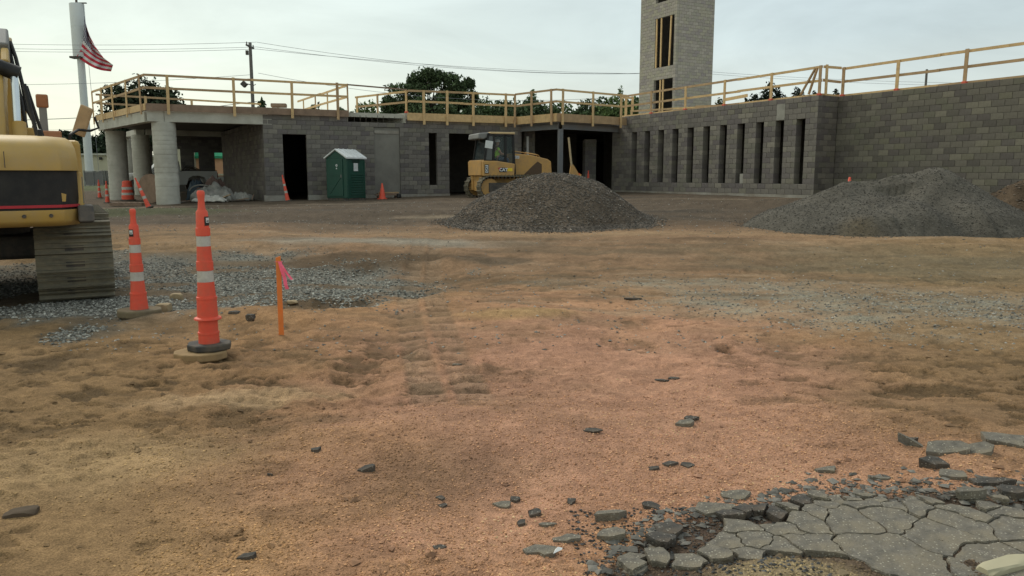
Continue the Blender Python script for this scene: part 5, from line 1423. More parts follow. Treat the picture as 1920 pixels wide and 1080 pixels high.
# ------------------------------------------------------------------ utility poles and wires
def upole(px, Y, top_py, label, arms=True, lamp=False):
    X = X_of(px, Y); z1_ = zat(px, top_py, Y); z0_ = gz(X, Y) - .3
    th = empty('utility_pole', (X, Y, z0_), 0, label, 'utility pole')
    MB().tube([(X, Y, z0_), (X, Y, z1_)], [.17, .13], 12).build('pole', MAT['pole_wood'], th, local=False, smooth=True)
    if arms:
        MB().box((X + .05, Y - .2, z1_ - .35), (.12, 1.8, .12)).build('crossarm', MAT['pole_wood'], th, local=False)
        for k in (-.8, 0, .8): MB().lathe([(.05, 0), (.06, .1), (.03, .2)], (X + .05, Y - .2 + k, z1_ - .28), 8).build('insulator', MAT['grey_paint'], th, local=False)
        MB().box((X - .28, Y, z1_ - .8), (.2, .2, .35)).build('bracket', MAT['dark_steel'], th, local=False)
    if lamp:
        MB().tube([(X, Y, z1_ - 3.4), (X - .45, Y - .1, z1_ - 3.3)], .04, 8).build('lamp_arm', MAT['dark_steel'], th, local=False)
        MB().box((X - .62, Y - .1, z1_ - 3.35), (.42, .4, .4), (0, R(45), 0)).build('floodlight', MAT['dark_steel'], th, local=False, bevel=.03)
        MB().tube([(X, Y, z1_ - 3.5), (X + .35, Y - .1, z1_ - 3.35)], .03, 8).build('lamp_arm', MAT['dark_steel'], th, local=False)
    return X, Y
upole(480.5, 66, 80, 'dark wooden utility pole with a floodlight behind the canopy roof', True, True)
upole(1723, 95, 130, 'thin distant utility pole above the right wall', False)
wn = 0
def wire(a, b, sag, label, r=.015):
    global wn
    a = Vector(a); b = Vector(b); pts = []
    for i in range(25):
        t = i / 24; p = a.lerp(b, t); p.z -= sag * 4 * t * (1 - t); pts.append(p)
    o = MB().tube(pts, r, 5).build('power_line', MAT['wire'])
    tag(o, label, 'power line', 'overhead power lines')
PX, PYY = 480, 66
def W(px, py, Y): return XZ(px, py, Y)
wire(W(-350, 66, 74), W(480, 79, 66), .5, 'highest wire between the left edge and the utility pole')
wire(W(-350, 74, 74), W(481, 88, 66.2), .5, 'second wire down left of the utility pole')
wire(W(-350, 80, 74), W(481, 92, 65.8), .5, 'third wire down left of the utility pole')
wire(W(481, 79, 66), W(1310, 132, 90), 1.2, 'upper wire from the utility pole towards the tower')
wire(W(481, 88, 66.2), W(1310, 134, 90), 1.0, 'middle wire from the utility pole towards the tower')
wire(W(481, 92, 65.8), W(1310, 138, 90), .6, 'lower wire from the utility pole towards the tower')
wire(W(-350, 150, 70), W(472, 140, 66), .6, 'wire passing behind the flagpole to the floodlight')
wire(W(-350, 216, 62), W(482, 190, 66), .9, 'low black wire crossing behind the canopy rail', .026)
wire(W(484, 137, 66), W(1200, 178, 72), 1.2, 'wire sloping down right from the floodlight')
wire(W(-350, 232, 120), W(300, 236, 110), .8, 'faint far wire above the distant woods')
wire(W(1310, 133, 90), W(2200, 150, 95), .8, 'faint upper wire right of the tower')
wire(W(1310, 137, 90), W(2200, 156, 95), .8, 'faint lower wire right of the tower')

# ------------------------------------------------------------------ trees
def leafmat(name, c):
    return mat(name, (1, 1, 1), .85, .25, .5, attr='leaf', spec=.12)
LM = leafmat('foliage', None)
def tree(px, Y, top_py, wpx, label, n=5200, base_c=(.055, .085, .03), kind='tree', leaf=.22, group='trees behind the building', shape='round', zbot=.28, lobes=11, lean=0):
    X = X_of(px, Y); z0_ = gz(X, Y); z1_ = zat(px, top_py, Y); Hh = z1_ - z0_; sc = FPX / zc_of(Y); rw = wpx / 2 / sc
    th = empty(kind, (X, Y, z0_), 0, label, 'tree', group)
    rr = np.random.default_rng(int(abs(px) * 7 + Y))
    cl = []
    if shape == 'round':
        for i in range(lobes):
            a = rr.uniform(0, 6.28); q = rr.uniform(.2, .80) * rw; hz = z0_ + Hh * rr.uniform(zbot + .12, .80)
            f = 1 - ((hz - z0_) / Hh - .5) ** 2 * 1.3
            cl.append((X + q * math.cos(a) * f + lean * (hz - z0_), Y + q * math.sin(a) * f, hz, rw * rr.uniform(.26, .42), Hh * rr.uniform(.10, .18)))
        cl.append((X, Y, z0_ + Hh * .86, rw * .38, Hh * .13))
    elif shape == 'layer':
        for i in range(lobes):
            a = rr.uniform(0, 6.28); q = rr.uniform(.25, .9) * rw; hz = z0_ + Hh * rr.uniform(zbot + .1, .92)
            f = 1.0 - .55 * max(0, (hz - z0_) / Hh - .6) / .4
            cl.append((X + q * math.cos(a) * f, Y + q * math.sin(a) * f, hz, rw * rr.uniform(.13, .27), Hh * rr.uniform(.035, .075)))
        cl.append((X, Y, z0_ + Hh * .93, rw * .3, Hh * .06)); cl.append((X - rw * .2, Y, z0_ + Hh * .55, rw * .5, Hh * .16)); cl.append((X + rw * .3, Y, z0_ + Hh * .48, rw * .45, Hh * .12))
    else:  # spiky / pine
        for i in range(lobes):
            hz = z0_ + Hh * (zbot + (.95 - zbot) * i / (lobes - 1)); f = (1 - (i / (lobes - 1)) ** 1.6) * .8 + .22
            a = rr.uniform(0, 6.28)
            cl.append((X + rw * .25 * f * math.cos(a), Y + rw * .25 * f * math.sin(a), hz, rw * f * .8, Hh * .07))
    # limbs
    mb = MB(); top = Vector((X, Y, z0_ + Hh * .72)); b0 = Vector((X, Y, z0_ - .1))
    mb.tube([b0, b0.lerp(top, .5) + Vector((rr.uniform(-.2, .2), 0, 0)), top], [Hh * .028 + .06, Hh * .02 + .04, .05], 8)
    for (cx, cy, cz_, rx, rz_) in cl:
        s0 = b0.lerp(top, float(rr.uniform(.35, .9)))
        mb.tube([s0, s0.lerp(Vector((cx, cy, cz_)), .55) + Vector((0, 0, -.1 * rx)), Vector((cx, cy, cz_))], [.09, .06, .025], 5)
    mb.build('trunk', MAT['bark'], th, local=False)
    k = rr.integers(0, len(cl), n); C = np.array(cl)[k]
    d = rr.normal(size=(n, 3)); d /= np.linalg.norm(d, axis=1)[:, None]
    rad = rr.uniform(.35, 1.08, n) ** .7
    # sub clumps
    ph_ = fbm(d[:, 0] * 3 + k * 5.1, d[:, 2] * 3 + d[:, 1] * 2, 2, 5); rad *= (1 + .32 * ph_)
    P = C[:, :3] + d * rad[:, None] * np.stack([C[:, 3], C[:, 3], C[:, 4]], 1)
    s = leaf * rr.uniform(.5, 1.2, n)
    a = rr.normal(size=(n, 3)); a /= np.linalg.norm(a, axis=1)[:, None]
    b2 = np.cross(a, rr.normal(size=(n, 3))); b2 /= np.linalg.norm(b2, axis=1)[:, None]
    q = np.stack([P - a * s[:, None], P + b2 * s[:, None] * .5, P + a * s[:, None], P - b2 * s[:, None] * .5], 1)
    F = np.arange(n * 4).reshape(n, 4)
    tone = np.array(base_c)[None] * (rr.uniform(.45, 1.9, (n, 1)) * (1 + .35 * ph_[:, None]))
    o = np_mesh('crown', q.reshape(-1, 3), F, LM, {'leaf': np.repeat(np.clip(tone, .008, .3), 4, 0)})
    keep(o, th)
    return th
DG = (.050, .072, .034); MG = (.062, .092, .036); LG = (.088, .125, .046)
tree(808, 72, 124, 205, 'big dark spreading tree above the tan roof edge', 24000, DG, leaf=.17, shape='layer', lobes=56, zbot=.3)
tree(878, 74, 142, 60, 'dark side crown reaching right from the big spreading tree', 2600, DG, leaf=.19, shape='layer', lobes=9, zbot=.45)
tree(280, 70, 140, 150, 'dark bushy tree behind the left canopy rail', 13000, (.026, .036, .020), leaf=.22, lobes=30, zbot=.3)
tree(238, 69, 156, 55, 'narrow dark tree at the left of the bushy one behind the rail', 3200, (.026, .036, .020), leaf=.2, lobes=8)
tree(326, 71, 160, 46, 'narrow dark tree at the right of the bushy one behind the rail', 2600, (.026, .036, .020), leaf=.2, lobes=8)
tree(497, 80, 182, 40, 'small dark tree right of the utility pole', 1800, DG, leaf=.22, lobes=6)
band = [(596, 92, 196, 40, DG, 'low dark tree seen between the roof rails above the toilet'), (690, 84, 190, 70, LG, 'light green tree left of the big spreading tree'), (738, 86, 196, 66, MG, 'mid green tree under the left side of the big spreading tree'),
        (906, 88, 181, 60, MG, 'pointed green tree right of the big spreading tree'), (958, 90, 186, 64, DG, 'dark tree where the two roof edges meet'), (1000, 86, 184, 70, DG, 'dark tree above the left side of the porch'),
        (1050, 88, 190, 74, MG, 'mid green tree above the steel porch post'), (1098, 85, 186, 62, DG, 'dark tree above the right side of the porch'), (1150, 76, 178, 60, LG, 'feathery light green tree left of the tower'),
        (1180, 82, 184, 52, MG, 'green tree touching the left edge of the tower'), (784, 90, 205, 90, MG, 'low green tree behind the rail over the slit'), (860, 90, 198, 80, MG, 'low green tree behind the rail over the wide bay'), (930, 92, 200, 70, LG, 'low light tree over the right end of the wide bay')]
for px, Y, tp, wp, c_, lb in band: tree(px, Y, tp - 3, wp * 1.75, lb, 6500, c_, leaf=.24, lobes=20, zbot=.12)
tree(1160, 74, 160, 34, 'thin wispy branches rising left of the tower', 700, LG, leaf=.14, lobes=7, zbot=.4, shape='layer')
for px, Y, tp, wp, lb in ((1440, 75, 154, 78, 'dark pine above the middle of the window wall'), (1488, 78, 164, 50, 'dark pine right of the taller one above the window wall'), (1410, 77, 176, 50, 'low dark pine left of the taller one above the window wall'),
                          (1519, 80, 171, 26, 'small dark pine just left of the building corner'), (1560, 80, 167, 30, 'small dark pine just right of the building corner'), (1345, 80, 186, 40, 'pale shrubby tree right of the tower')):
    tree(px, Y, tp, wp * 1.35, lb, 4500, (.016, .023, .014) if 'pine' in lb else (.10, .11, .06), kind='pine_tree' if 'pine' in lb else 'tree', leaf=.2, lobes=10, zbot=.3, group='dark pines above the block wall' if 'pine' in lb else None)
wp_ = [(-30, 243), (25, 248), (58, 246), (84, 252), (112, 250), (128, 244), (150, 250), (176, 252), (205, 250), (236, 255)]
names_ = ['leftmost distant tree beyond the excavator boom', 'distant tree just right of the excavator boom', 'distant tree left of the rusty post', 'distant tree right of the rusty post', 'distant tree behind the grab rails', 'taller distant tree behind the mirror', 'distant tree left of the flagpole', 'distant tree right of the flagpole', 'distant tree behind the left round column', 'distant tree seen between the round columns']
for (px, tp), lb in zip(wp_, names_): tree(px, 125 + (px % 7) * 2, tp, 96, lb, 5000, (.024, .036, .020), leaf=.42, lobes=16, zbot=.05, group='distant trees at the left')

def woods(name, pa, pb, Y, top, label, n, c_, leaf=.3):
    x0_, x1_ = X_of(pa, Y), X_of(pb, Y); rr = np.random.default_rng(int(Y))
    x = rr.uniform(x0_, x1_, n); zt_ = zat((pa + pb) / 2, top, Y)
    hgt = (zt_ - EYE + 1) * (1 + .22 * fbm(x * .35, x * 0, 3, 401) + .10 * fbm(x * 1.6, x * 0, 2, 403))
    z = EYE - 1 + hgt * rr.uniform(0, 1, n) ** .75; y = Y + rr.uniform(-2.5, 2.5, n) + 1.2 * fbm(x * .8, z * .8, 2, 405)
    P = np.stack([x, y, z], 1); s = leaf * rr.uniform(.5, 1.2, n)
    a = rr.normal(size=(n, 3)); a /= np.linalg.norm(a, axis=1)[:, None]; b2 = np.cross(a, rr.normal(size=(n, 3))); b2 /= np.linalg.norm(b2, axis=1)[:, None]
    q = np.stack([P - a * s[:, None], P + b2 * s[:, None] * .5, P + a * s[:, None], P - b2 * s[:, None] * .5], 1)
    tone = np.array(c_)[None] * rr.uniform(.45, 1.8, (n, 1)) * (1 + .5 * fbm(x * .5, z * .7, 3, 407))[:, None]
    o = np_mesh(name, q.reshape(-1, 3), np.arange(n * 4).reshape(n, 4), LM, {'leaf': np.repeat(np.clip(tone, .006, .3), 4, 0)})
    tag(o, label, 'woods', kind='stuff')
woods('far_woods', 640, 1215, 99, 204, 'dense green woods filling the gaps behind the roof rails', 26000, (.052, .078, .034))
woods('far_woods', -60, 250, 150, 262, 'dark distant woods behind the flagpole at the left', 14000, (.026, .038, .022), .5)
# ------------------------------------------------------------------ buildings far left and behind
def bld(px0, px1, Y, top_py, label, m, dep=10, glaze=True, roofm=None):
    X0, X1 = X_of(px0, Y), X_of(px1, Y); z0_ = EYE - 1.35; z1_ = zat((px0 + px1) / 2, top_py, Y)
    th = empty('low_building', ((X0 + X1) / 2, Y, z0_), 0, label, 'building')
    MB().box(((X0 + X1) / 2, Y + dep / 2, (z0_ + z1_) / 2), (X1 - X0, dep, z1_ - z0_)).build('wall', m, th, local=False)
    MB().box(((X0 + X1) / 2, Y + dep / 2, z1_ + .1), (X1 - X0 + .6, dep + .6, .22)).build('roof', roofm or MAT['concrete'], th, local=False)
    return th, X0, X1, z0_, z1_
th, X0, X1, z0_, z1_ = bld(-60, 232, 95, 291, 'long cream flat-roofed building beyond the flagpole', MAT['cream'])
for i in range(9):
    xa = X0 + 1 + i * (X1 - X0 - 2) / 9; wd = (X1 - X0 - 2) / 9 - .5
    w = MB().box((xa + wd / 2, 94.97, EYE - .45), (wd, .1, 2.1)).build('window', MAT['glass'], th, local=False)
    MB().box((xa + wd / 2, 94.88, EYE - .45), (.09, .06, 2.1)).build('mullion', MAT['grey_paint'], w, local=False)
    MB().box((xa + wd / 2, 94.88, EYE + .62), (wd, .08, .06)).build('frame', MAT['grey_paint'], w, local=False)
MB().box((X_of(191, 94.8), 94.8, zat(191, 297, 94.8)), (.3, .2, .3)).build('lamp', BK, th, local=False)
th, X0, X1, z0_, z1_ = bld(318, 341, 84, 270, 'narrow cream block seen between the columns', MAT['cream'], 6)
w = MB().box(((X0 + X1) / 2, 83.96, z0_ + 1.6), (.7, .08, 1.2)).build('window', MAT['glass'], th, local=False)
th, X0, X1, z0_, z1_ = bld(350, 470, 88, 297, 'orange rendered shop with a green roof seen through the bay openings', MAT['tan_wall'], 9, roofm=MAT['green_light'])
MB().prism([(88.2 - .6, z1_ + .22), (88 + 9.5, z1_ + .22), (88 + 9.5, z1_ + 1.2), (88.3, z1_ + 1.2)], 'x', X0, X1).build('green_mansard', MAT['green_light'], th, local=False)
MB().box(((X0 + X1) / 2, 87.9, z0_ + 1.5), (X1 - X0, .1, .18)).build('string_course', MAT['cream'], th, local=False)
for i in range(5):
    MB().box((X0 + 1 + i * 1.4, 87.9, z0_ + .75), (.9, .1, 1.1)).build('window', MAT['glass'], th, local=False)
# enclosure at the pole foot
ex0, ex1 = X_of(158, 60), X_of(192, 60)
th = empty('mesh_enclosure', ((ex0 + ex1) / 2, 60, EYE - 1), 0, 'grey mesh fence panel in front of the flagpole foot', 'fence panel')
zz0, zz1 = zat(175, 349, 60), zat(175, 321, 60)
for x_ in (ex0, (ex0 + ex1) / 2, ex1): MB().tube([(x_, 60, zz0), (x_, 60, zz1 + .03)], .04, 8).build('post', MAT['grey_paint'], th, local=False)
for z_ in (zz0 + .1, zz1): MB().tube([(ex0, 60, z_), (ex1, 60, z_)], .03, 8).build('rail', MAT['grey_paint'], th, local=False)
mesh_m = mat('mesh_screen', (.16, .155, .15), .8, .1, 6)
MB().box(((ex0 + ex1) / 2 , 60.03, (zz0 + zz1) / 2), (ex1 - ex0 - .1, .015, zz1 - zz0 - .12)).build('screen', mesh_m, th, local=False)
# white bench-like kerb beside it
o = MB().box((X_of(150, 62), 62, zat(150, 345, 62)), (1.6, .5, .35)).build('kerb_block', MAT['concrete'], bevel=.03); tag(o, 'pale concrete kerb block left of the grey mesh panel', 'kerb block')

# ------------------------------------------------------------------ white pickup under the canopy
rz_ = math.atan2(43.2 - 45.6, X_of(228, 43.2) - X_of(398, 45.6))
ptx, pty = (X_of(228, 43.2) + X_of(398, 45.6)) / 2, 44.4
pk = empty('pickup_truck', (ptx, pty, EYE - .97), rz_, 'white pickup truck parked under the canopy behind the columns', 'pickup truck')
WP = MAT['white_paint']
hwid = .95
# near side faces +y? build symmetric
MB().prism([(-2.5, .5), (-1.95, .5), (-1.85, .85), (-1.55, .98), (-1.2, .98), (-.95, .85), (-.85, .48), (1.2, .48), (1.3, .85), (1.55, .98), (1.85, .98), (2.1, .85), (2.2, .5), (2.65, .5), (2.68, .85), (2.55, 1.08), (1.25, 1.18), (.95, 1.2), (-.62, 1.2), (-.62, 1.25), (-2.5, 1.25)], 'y', -hwid, hwid).build('body', WP, pk, bevel=.03)
MB().prism([(-.6, 1.2), (1.1, 1.18), (.55, 1.75), (-.5, 1.8)], 'y', -.80, .80).build('cab', WP, pk, bevel=.04)
for sg in (-1, 1):
    MB().prism([(-.45, 1.24), (.9, 1.22), (.48, 1.68), (-.4, 1.72)], 'y', sg * .805, sg * .81).build('side_window', MAT['glass'], pk)
MB().box((-1.56, 0, 1.262), (1.76, 1.6, .02)).build('bed_opening', MAT['black'], pk)
for sg in (-1, 1): MB().box((-1.56, sg * .89, 1.27), (1.86, .08, .03)).build('bed_rail', MAT['black'], pk)
for xx in (-1.38, 1.7):
    for sg in (-1, 1):
        w = MB().lathe([(.36, -.11), (.38, -.09), (.38, .09), (.36, .11)], (xx, sg * .84, .38), 24, Matrix.Rotation(R(90), 3, 'X')).build('tyre', MAT['rubber'], pk, smooth=True, angle=40)
        MB().lathe([(.22, -.118), (.22, .118)], (xx, sg * .84, .38), 20, Matrix.Rotation(R(90), 3, 'X')).build('rim', MAT['grey_paint'], w)
for sg in (-1, 1):
    MB().box((2.64, sg * .7, .95), (.06, .3, .16)).build('headlight', MAT['paper'], pk); MB().box((-2.51, sg * .85, 1.0), (.04, .14, .3)).build('tail_light', MAT['red_stripe'], pk)
MB().box((2.68, 0, .6), (.12, 1.85, .2)).build('bumper', MAT['grey_paint'], pk, bevel=.03)
MB().box((-2.5, 0, .58), (.12, 1.8, .18)).build('bumper', MAT['grey_paint'], pk, bevel=.03)
def atpk(x, y, z): return Matrix.Translation(pk.location) @ Matrix.Rotation(rz_, 4, 'Z') @ Vector((x, y, z))
for i, lb in enumerate(('bent branch in the pickup bed at its front', 'bent branch in the middle of the pickup bed', 'bent branch lying low in the pickup bed')):
    a = atpk(-.75 - i * .12, .1 * i, 1.27); b_ = atpk(-.95 - .2 * i, .1, 1.5); c__ = atpk(-1.5 - .1 * i, .3, 1.29)
    o = MB().tube([a, b_, c__], .03, 6).build('branch', MAT['bark']); tag(o, lb, 'branch')

# ------------------------------------------------------------------ rubbish heap, pallets, boards
def tarp(px, Y, w, d, h, m, label, seed, z=None, cat='tarp'):
    X = X_of(px, Y); n = 34; xs = np.linspace(-1, 1, n); A, B = np.meshgrid(xs, xs, indexing='ij')
    r = np.sqrt(A ** 2 + B ** 2); ang = np.arctan2(B, A)
    rim = 1 - .18 * fbm(np.cos(ang) * 1.4 + seed, np.sin(ang) * 1.4, 2, seed)
    hh = h * np.clip(1 - (np.maximum(np.abs(A), np.abs(B)) ** 2.2), 0, 1) ** .6 * (1 + .7 * fbm(A * 2.2 + seed, B * 2.2, 3, seed)) + .08 * h * np.sin(A * 14 + 5 * fbm(A * 2, B * 2, 2, seed + 3)) + .05
    V = np.stack([X + A * w / 2 * rim, Y + B * d / 2 * rim, (gz(X, Y) if z is None else z) + hh], 2).reshape(-1, 3)
    i = (np.arange(n - 1)[:, None] * n + np.arange(n - 1)[None, :]).ravel(); F = np.stack([i, i + n, i + n + 1, i + 1], 1)
    o = np_mesh('tarp', V, F, m, None, True); so = o.modifiers.new('thick', 'SOLIDIFY'); so.thickness = .02
    return tag(o, label, cat)
tarp(402, 33.8, 1.9, 1.3, .55, MAT['tarp'], 'large crumpled pale tarp heap at the foot of the shaded wall', 1)
tarp(400, 34.6, 1.35, .9, .78, MAT['tarp_brown'], 'brown sheet on top of the heap behind the pale tarp', 5)
tarp(366, 34.9, .8, .7, .75, MAT['blue'], 'dark blue sheet left of the brown one on the heap', 8)
tarp(452, 33.9, .9, .6, .28, MAT['tarp'], 'small pale crumpled sheet at the right end of the heap', 12)
tarp(392, 32.9, 1.3, .5, .22, mat('pale_sheet', (.45, .43, .38), .8, .2, 6), 'low white sheet along the front of the heap', 17)
o = MB().tube([(X_of(378, 34.3) + .5 * math.cos(a) * 1.1, 34.2, EYE - .72 + .33 * math.sin(a)) for a in np.linspace(.2, 2.9, 12)], .03, 8).build('bent_hose', MAT['tarp']); tag(o, 'bent grey hose looping over the brown sheet', 'hose')
debris_l = ['splintered dark board at the right end of the tarp heap', 'grey board poking left from the tarp heap', 'short board standing up at the right end of the heap', 'rusty bar lying in front of the tarp heap', 'flat dark board between the column and the heap', 'thin pale lath on the heap']
for i, (px, Y, L0, a, tl_) in enumerate(((445, 33.2, 1.0, -.3, .15), (352, 33.6, .9, .5, .2), (470, 33.4, .5, .3, 1.2), (430, 32.7, 1.2, -.15, .05), (345, 33.0, 1.1, .1, .04), (410, 33.1, .9, .4, .25))):
    X = X_of(px, Y); z = gz(X, Y) + .08; d = Vector((math.cos(a) * math.cos(tl_), math.sin(a) * math.cos(tl_), math.sin(tl_)))
    o = MB().bar(Vector((X, Y, z)) - d * L0 / 2 * (0 if tl_ > .5 else 1), Vector((X, Y, z + (.15 if i == 5 else 0))) + d * L0 / 2, .12 if i != 3 else .03, .03).build('board', MAT[('lumber_dark', 'grey_paint', 'lumber_dark', 'dark_steel', 'lumber_dark', 'lumber_old')[i]])
    tag(o, debris_l[i], 'board' if i != 3 else 'metal bar')
def pallet(px, Y, rz, label, w=1.1, m='lumber_dark', z=None):
    X = X_of(px, Y); th = empty('pallet', (X, Y, gz(X, Y) if z is None else z), rz, label, 'pallet')
    for i in range(6): MB().box((-w / 2 + .05 + i * (w - .1) / 5, 0, .12), (.1, .9, .02)).build('slat', MAT[m], th)
    for k in (-.4, 0, .4): MB().box((0, k, .06), (w, .06, .09)).build('runner', MAT[m], th)
    return th
pallet(238, 31.6, .15, 'grey wooden pallet on the ground between the left columns', 1.2)
lb = 'low stack of tan planks against the parged panel'
X = X_of(728, 34.9); th = empty('plank_stack', (X, 34.75, gz(X, 34.7)), R(25), lb, 'plank stack')
for k in range(3):
    for j in range(2): MB().box((.04 * k - .03, j * .17, .16 + .05 * k), (1.05 - .1 * k, .15, .04)).build('plank', MAT['lumber_dark' if k < 2 else 'lumber_old'], th)
for k in (-.4, .4): MB().box((k, .08, .06), (.1, .34, .13)).build('bearer', MAT['lumber_dark'], th)
o = MB().lathe([(.09, 0), (.12, .05), (.1, .16), (.04, .2)], (X_of(748, 34.9), 34.75, gz(X, 34.7) + .02), 10).build('bucket', MAT['black']); tag(o, 'small black bucket at the right end of the plank stack', 'bucket')
# cable spool seen edge on behind the front column
spx_ = X_of(288, 33.6); th = empty('cable_spool', (spx_, 33.8, EYE - 1.15), R(75), 'big wooden cable spool behind the front round column', 'cable spool')
for xx in (-.35, .35): MB().lathe([(.62, -.03), (.62, .03)], (xx, 0, .62), 32, Matrix.Rotation(R(90), 3, 'Y')).build('spool_disc', MAT['lumber_dark'], th)
MB().lathe([(.3, -.35), (.3, .35)], (0, 0, .62), 24, Matrix.Rotation(R(90), 3, 'Y')).build('spool_drum', MAT['lumber_dark'], th)
# stacks on the canopy roof
rs = empty('lumber_stack', (X_of(528, 42), 42, ZG), R(10), 'stack of framed lumber on the roof above the toilet', 'lumber stack')
for k in range(4): MB().box((0, 0, .1 + k * .16), (1.6 - .15 * k, .5, .10)).build('timber', MAT['lumber' if k % 2 else 'lumber_old'], rs)
for k in (-.7, 0, .7): MB().box((k, -.27, .35), (.09, .04, .7)).build('upright', MAT['lumber'], rs)
MB().box((.0, .1, .85), (.8, .5, .2)).build('bundle', MAT['lumber_dark'], rs, bevel=.04)
o = MB().lathe([(.2, 0), (.22, .1), (.18, .55), (.1, .62)], (X_of(597, 43), 43, ZG + .02), 16).build('water_cooler', mat('bright_yellow', (.8, .6, .04), .6), smooth=True); tag(o, 'bright yellow barrel on the roof between the rails', 'barrel')

# ------------------------------------------------------------------ broken asphalt
def clip_poly(poly, a, b, c):
    out_ = []
    for i in range(len(poly)):
        p, q = poly[i], poly[(i + 1) % len(poly)]
        fp_ = a * p[0] + b * p[1] - c; fq = a * q[0] + b * q[1] - c
        if fp_ <= 0: out_.append(p)
        if fp_ * fq < 0: t = fp_ / (fp_ - fq); out_.append((p[0] + (q[0] - p[0]) * t, p[1] + (q[1] - p[1]) * t))
    return out_
rs_ = random.Random(5)
def slab_mesh(poly, zt_, tilt, th_, rough=.008, m=None):
    """rough-edged plate; poly around its centre"""
    n = len(poly); pts = []
    for i in range(n):
        p, q = poly[i], poly[(i + 1) % n]; L0 = math.hypot(q[0] - p[0], q[1] - p[1]); k = max(1, int(L0 / .05))
        for j in range(k):
            t = j / k; pts.append((p[0] + (q[0] - p[0]) * t + rs_.uniform(-rough, rough), p[1] + (q[1] - p[1]) * t + rs_.uniform(-rough, rough)))
    N_ = len(pts); mb = MB(); vs = []
    for (x, y) in pts: vs.append((x * .985, y * .985, zt_ + tilt[0] * x + tilt[1] * y + rs_.uniform(-.002, .002)))
    for (x, y) in pts: vs.append((x, y, zt_ - .008 + tilt[0] * x + tilt[1] * y))
    for (x, y) in pts: vs.append((x * .94 + rs_.uniform(-.006, .006), y * .94 + rs_.uniform(-.006, .006), zt_ - th_ + tilt[0] * x + tilt[1] * y))
    fs = [tuple(range(N_))] + [(i, N_ + i, N_ + (i + 1) % N_, (i + 1) % N_) for i in range(N_)] + [(N_ + i, 2 * N_ + i, 2 * N_ + (i + 1) % N_, N_ + (i + 1) % N_) for i in range(N_)] + [tuple(range(3 * N_ - 1, 2 * N_ - 1, -1))]
    mb.add(vs, fs); return mb
pave = empty('asphalt_pavement', (2.2, 2.4, EYE - 1.5), 0); pave['kind'] = 'structure'
def edge_y(x):  # far boundary of the pavement on the ground
    return np.interp(x, [.25, .42, .62, .85, 1.15, 1.5, 1.75, 2.3, 3.2, 4.2], [2.5, 2.95, 3.15, 3.28, 3.38, 3.52, 3.5, 3.42, 3.45, 3.4])
seeds = []
for i in range(4000):
    x = rs_.uniform(-.1, 4.2); y = rs_.uniform(1.4, 4.0)
    e_ = edge_y(x) - y
    dist_edge = max(0, min(e_, (x - .3) * .9))
    rmin = .06 + .25 * min(1, max(0, dist_edge - .10) / .35)
    if x < 1.2: rmin = min(rmin, .10)
    if all(math.hypot(x - a[0], y - a[1]) > min(rmin, a[2]) * 1.0 for a in seeds): seeds.append((x, y, rmin))
print('asphalt seeds', len(seeds))
cnt = 0
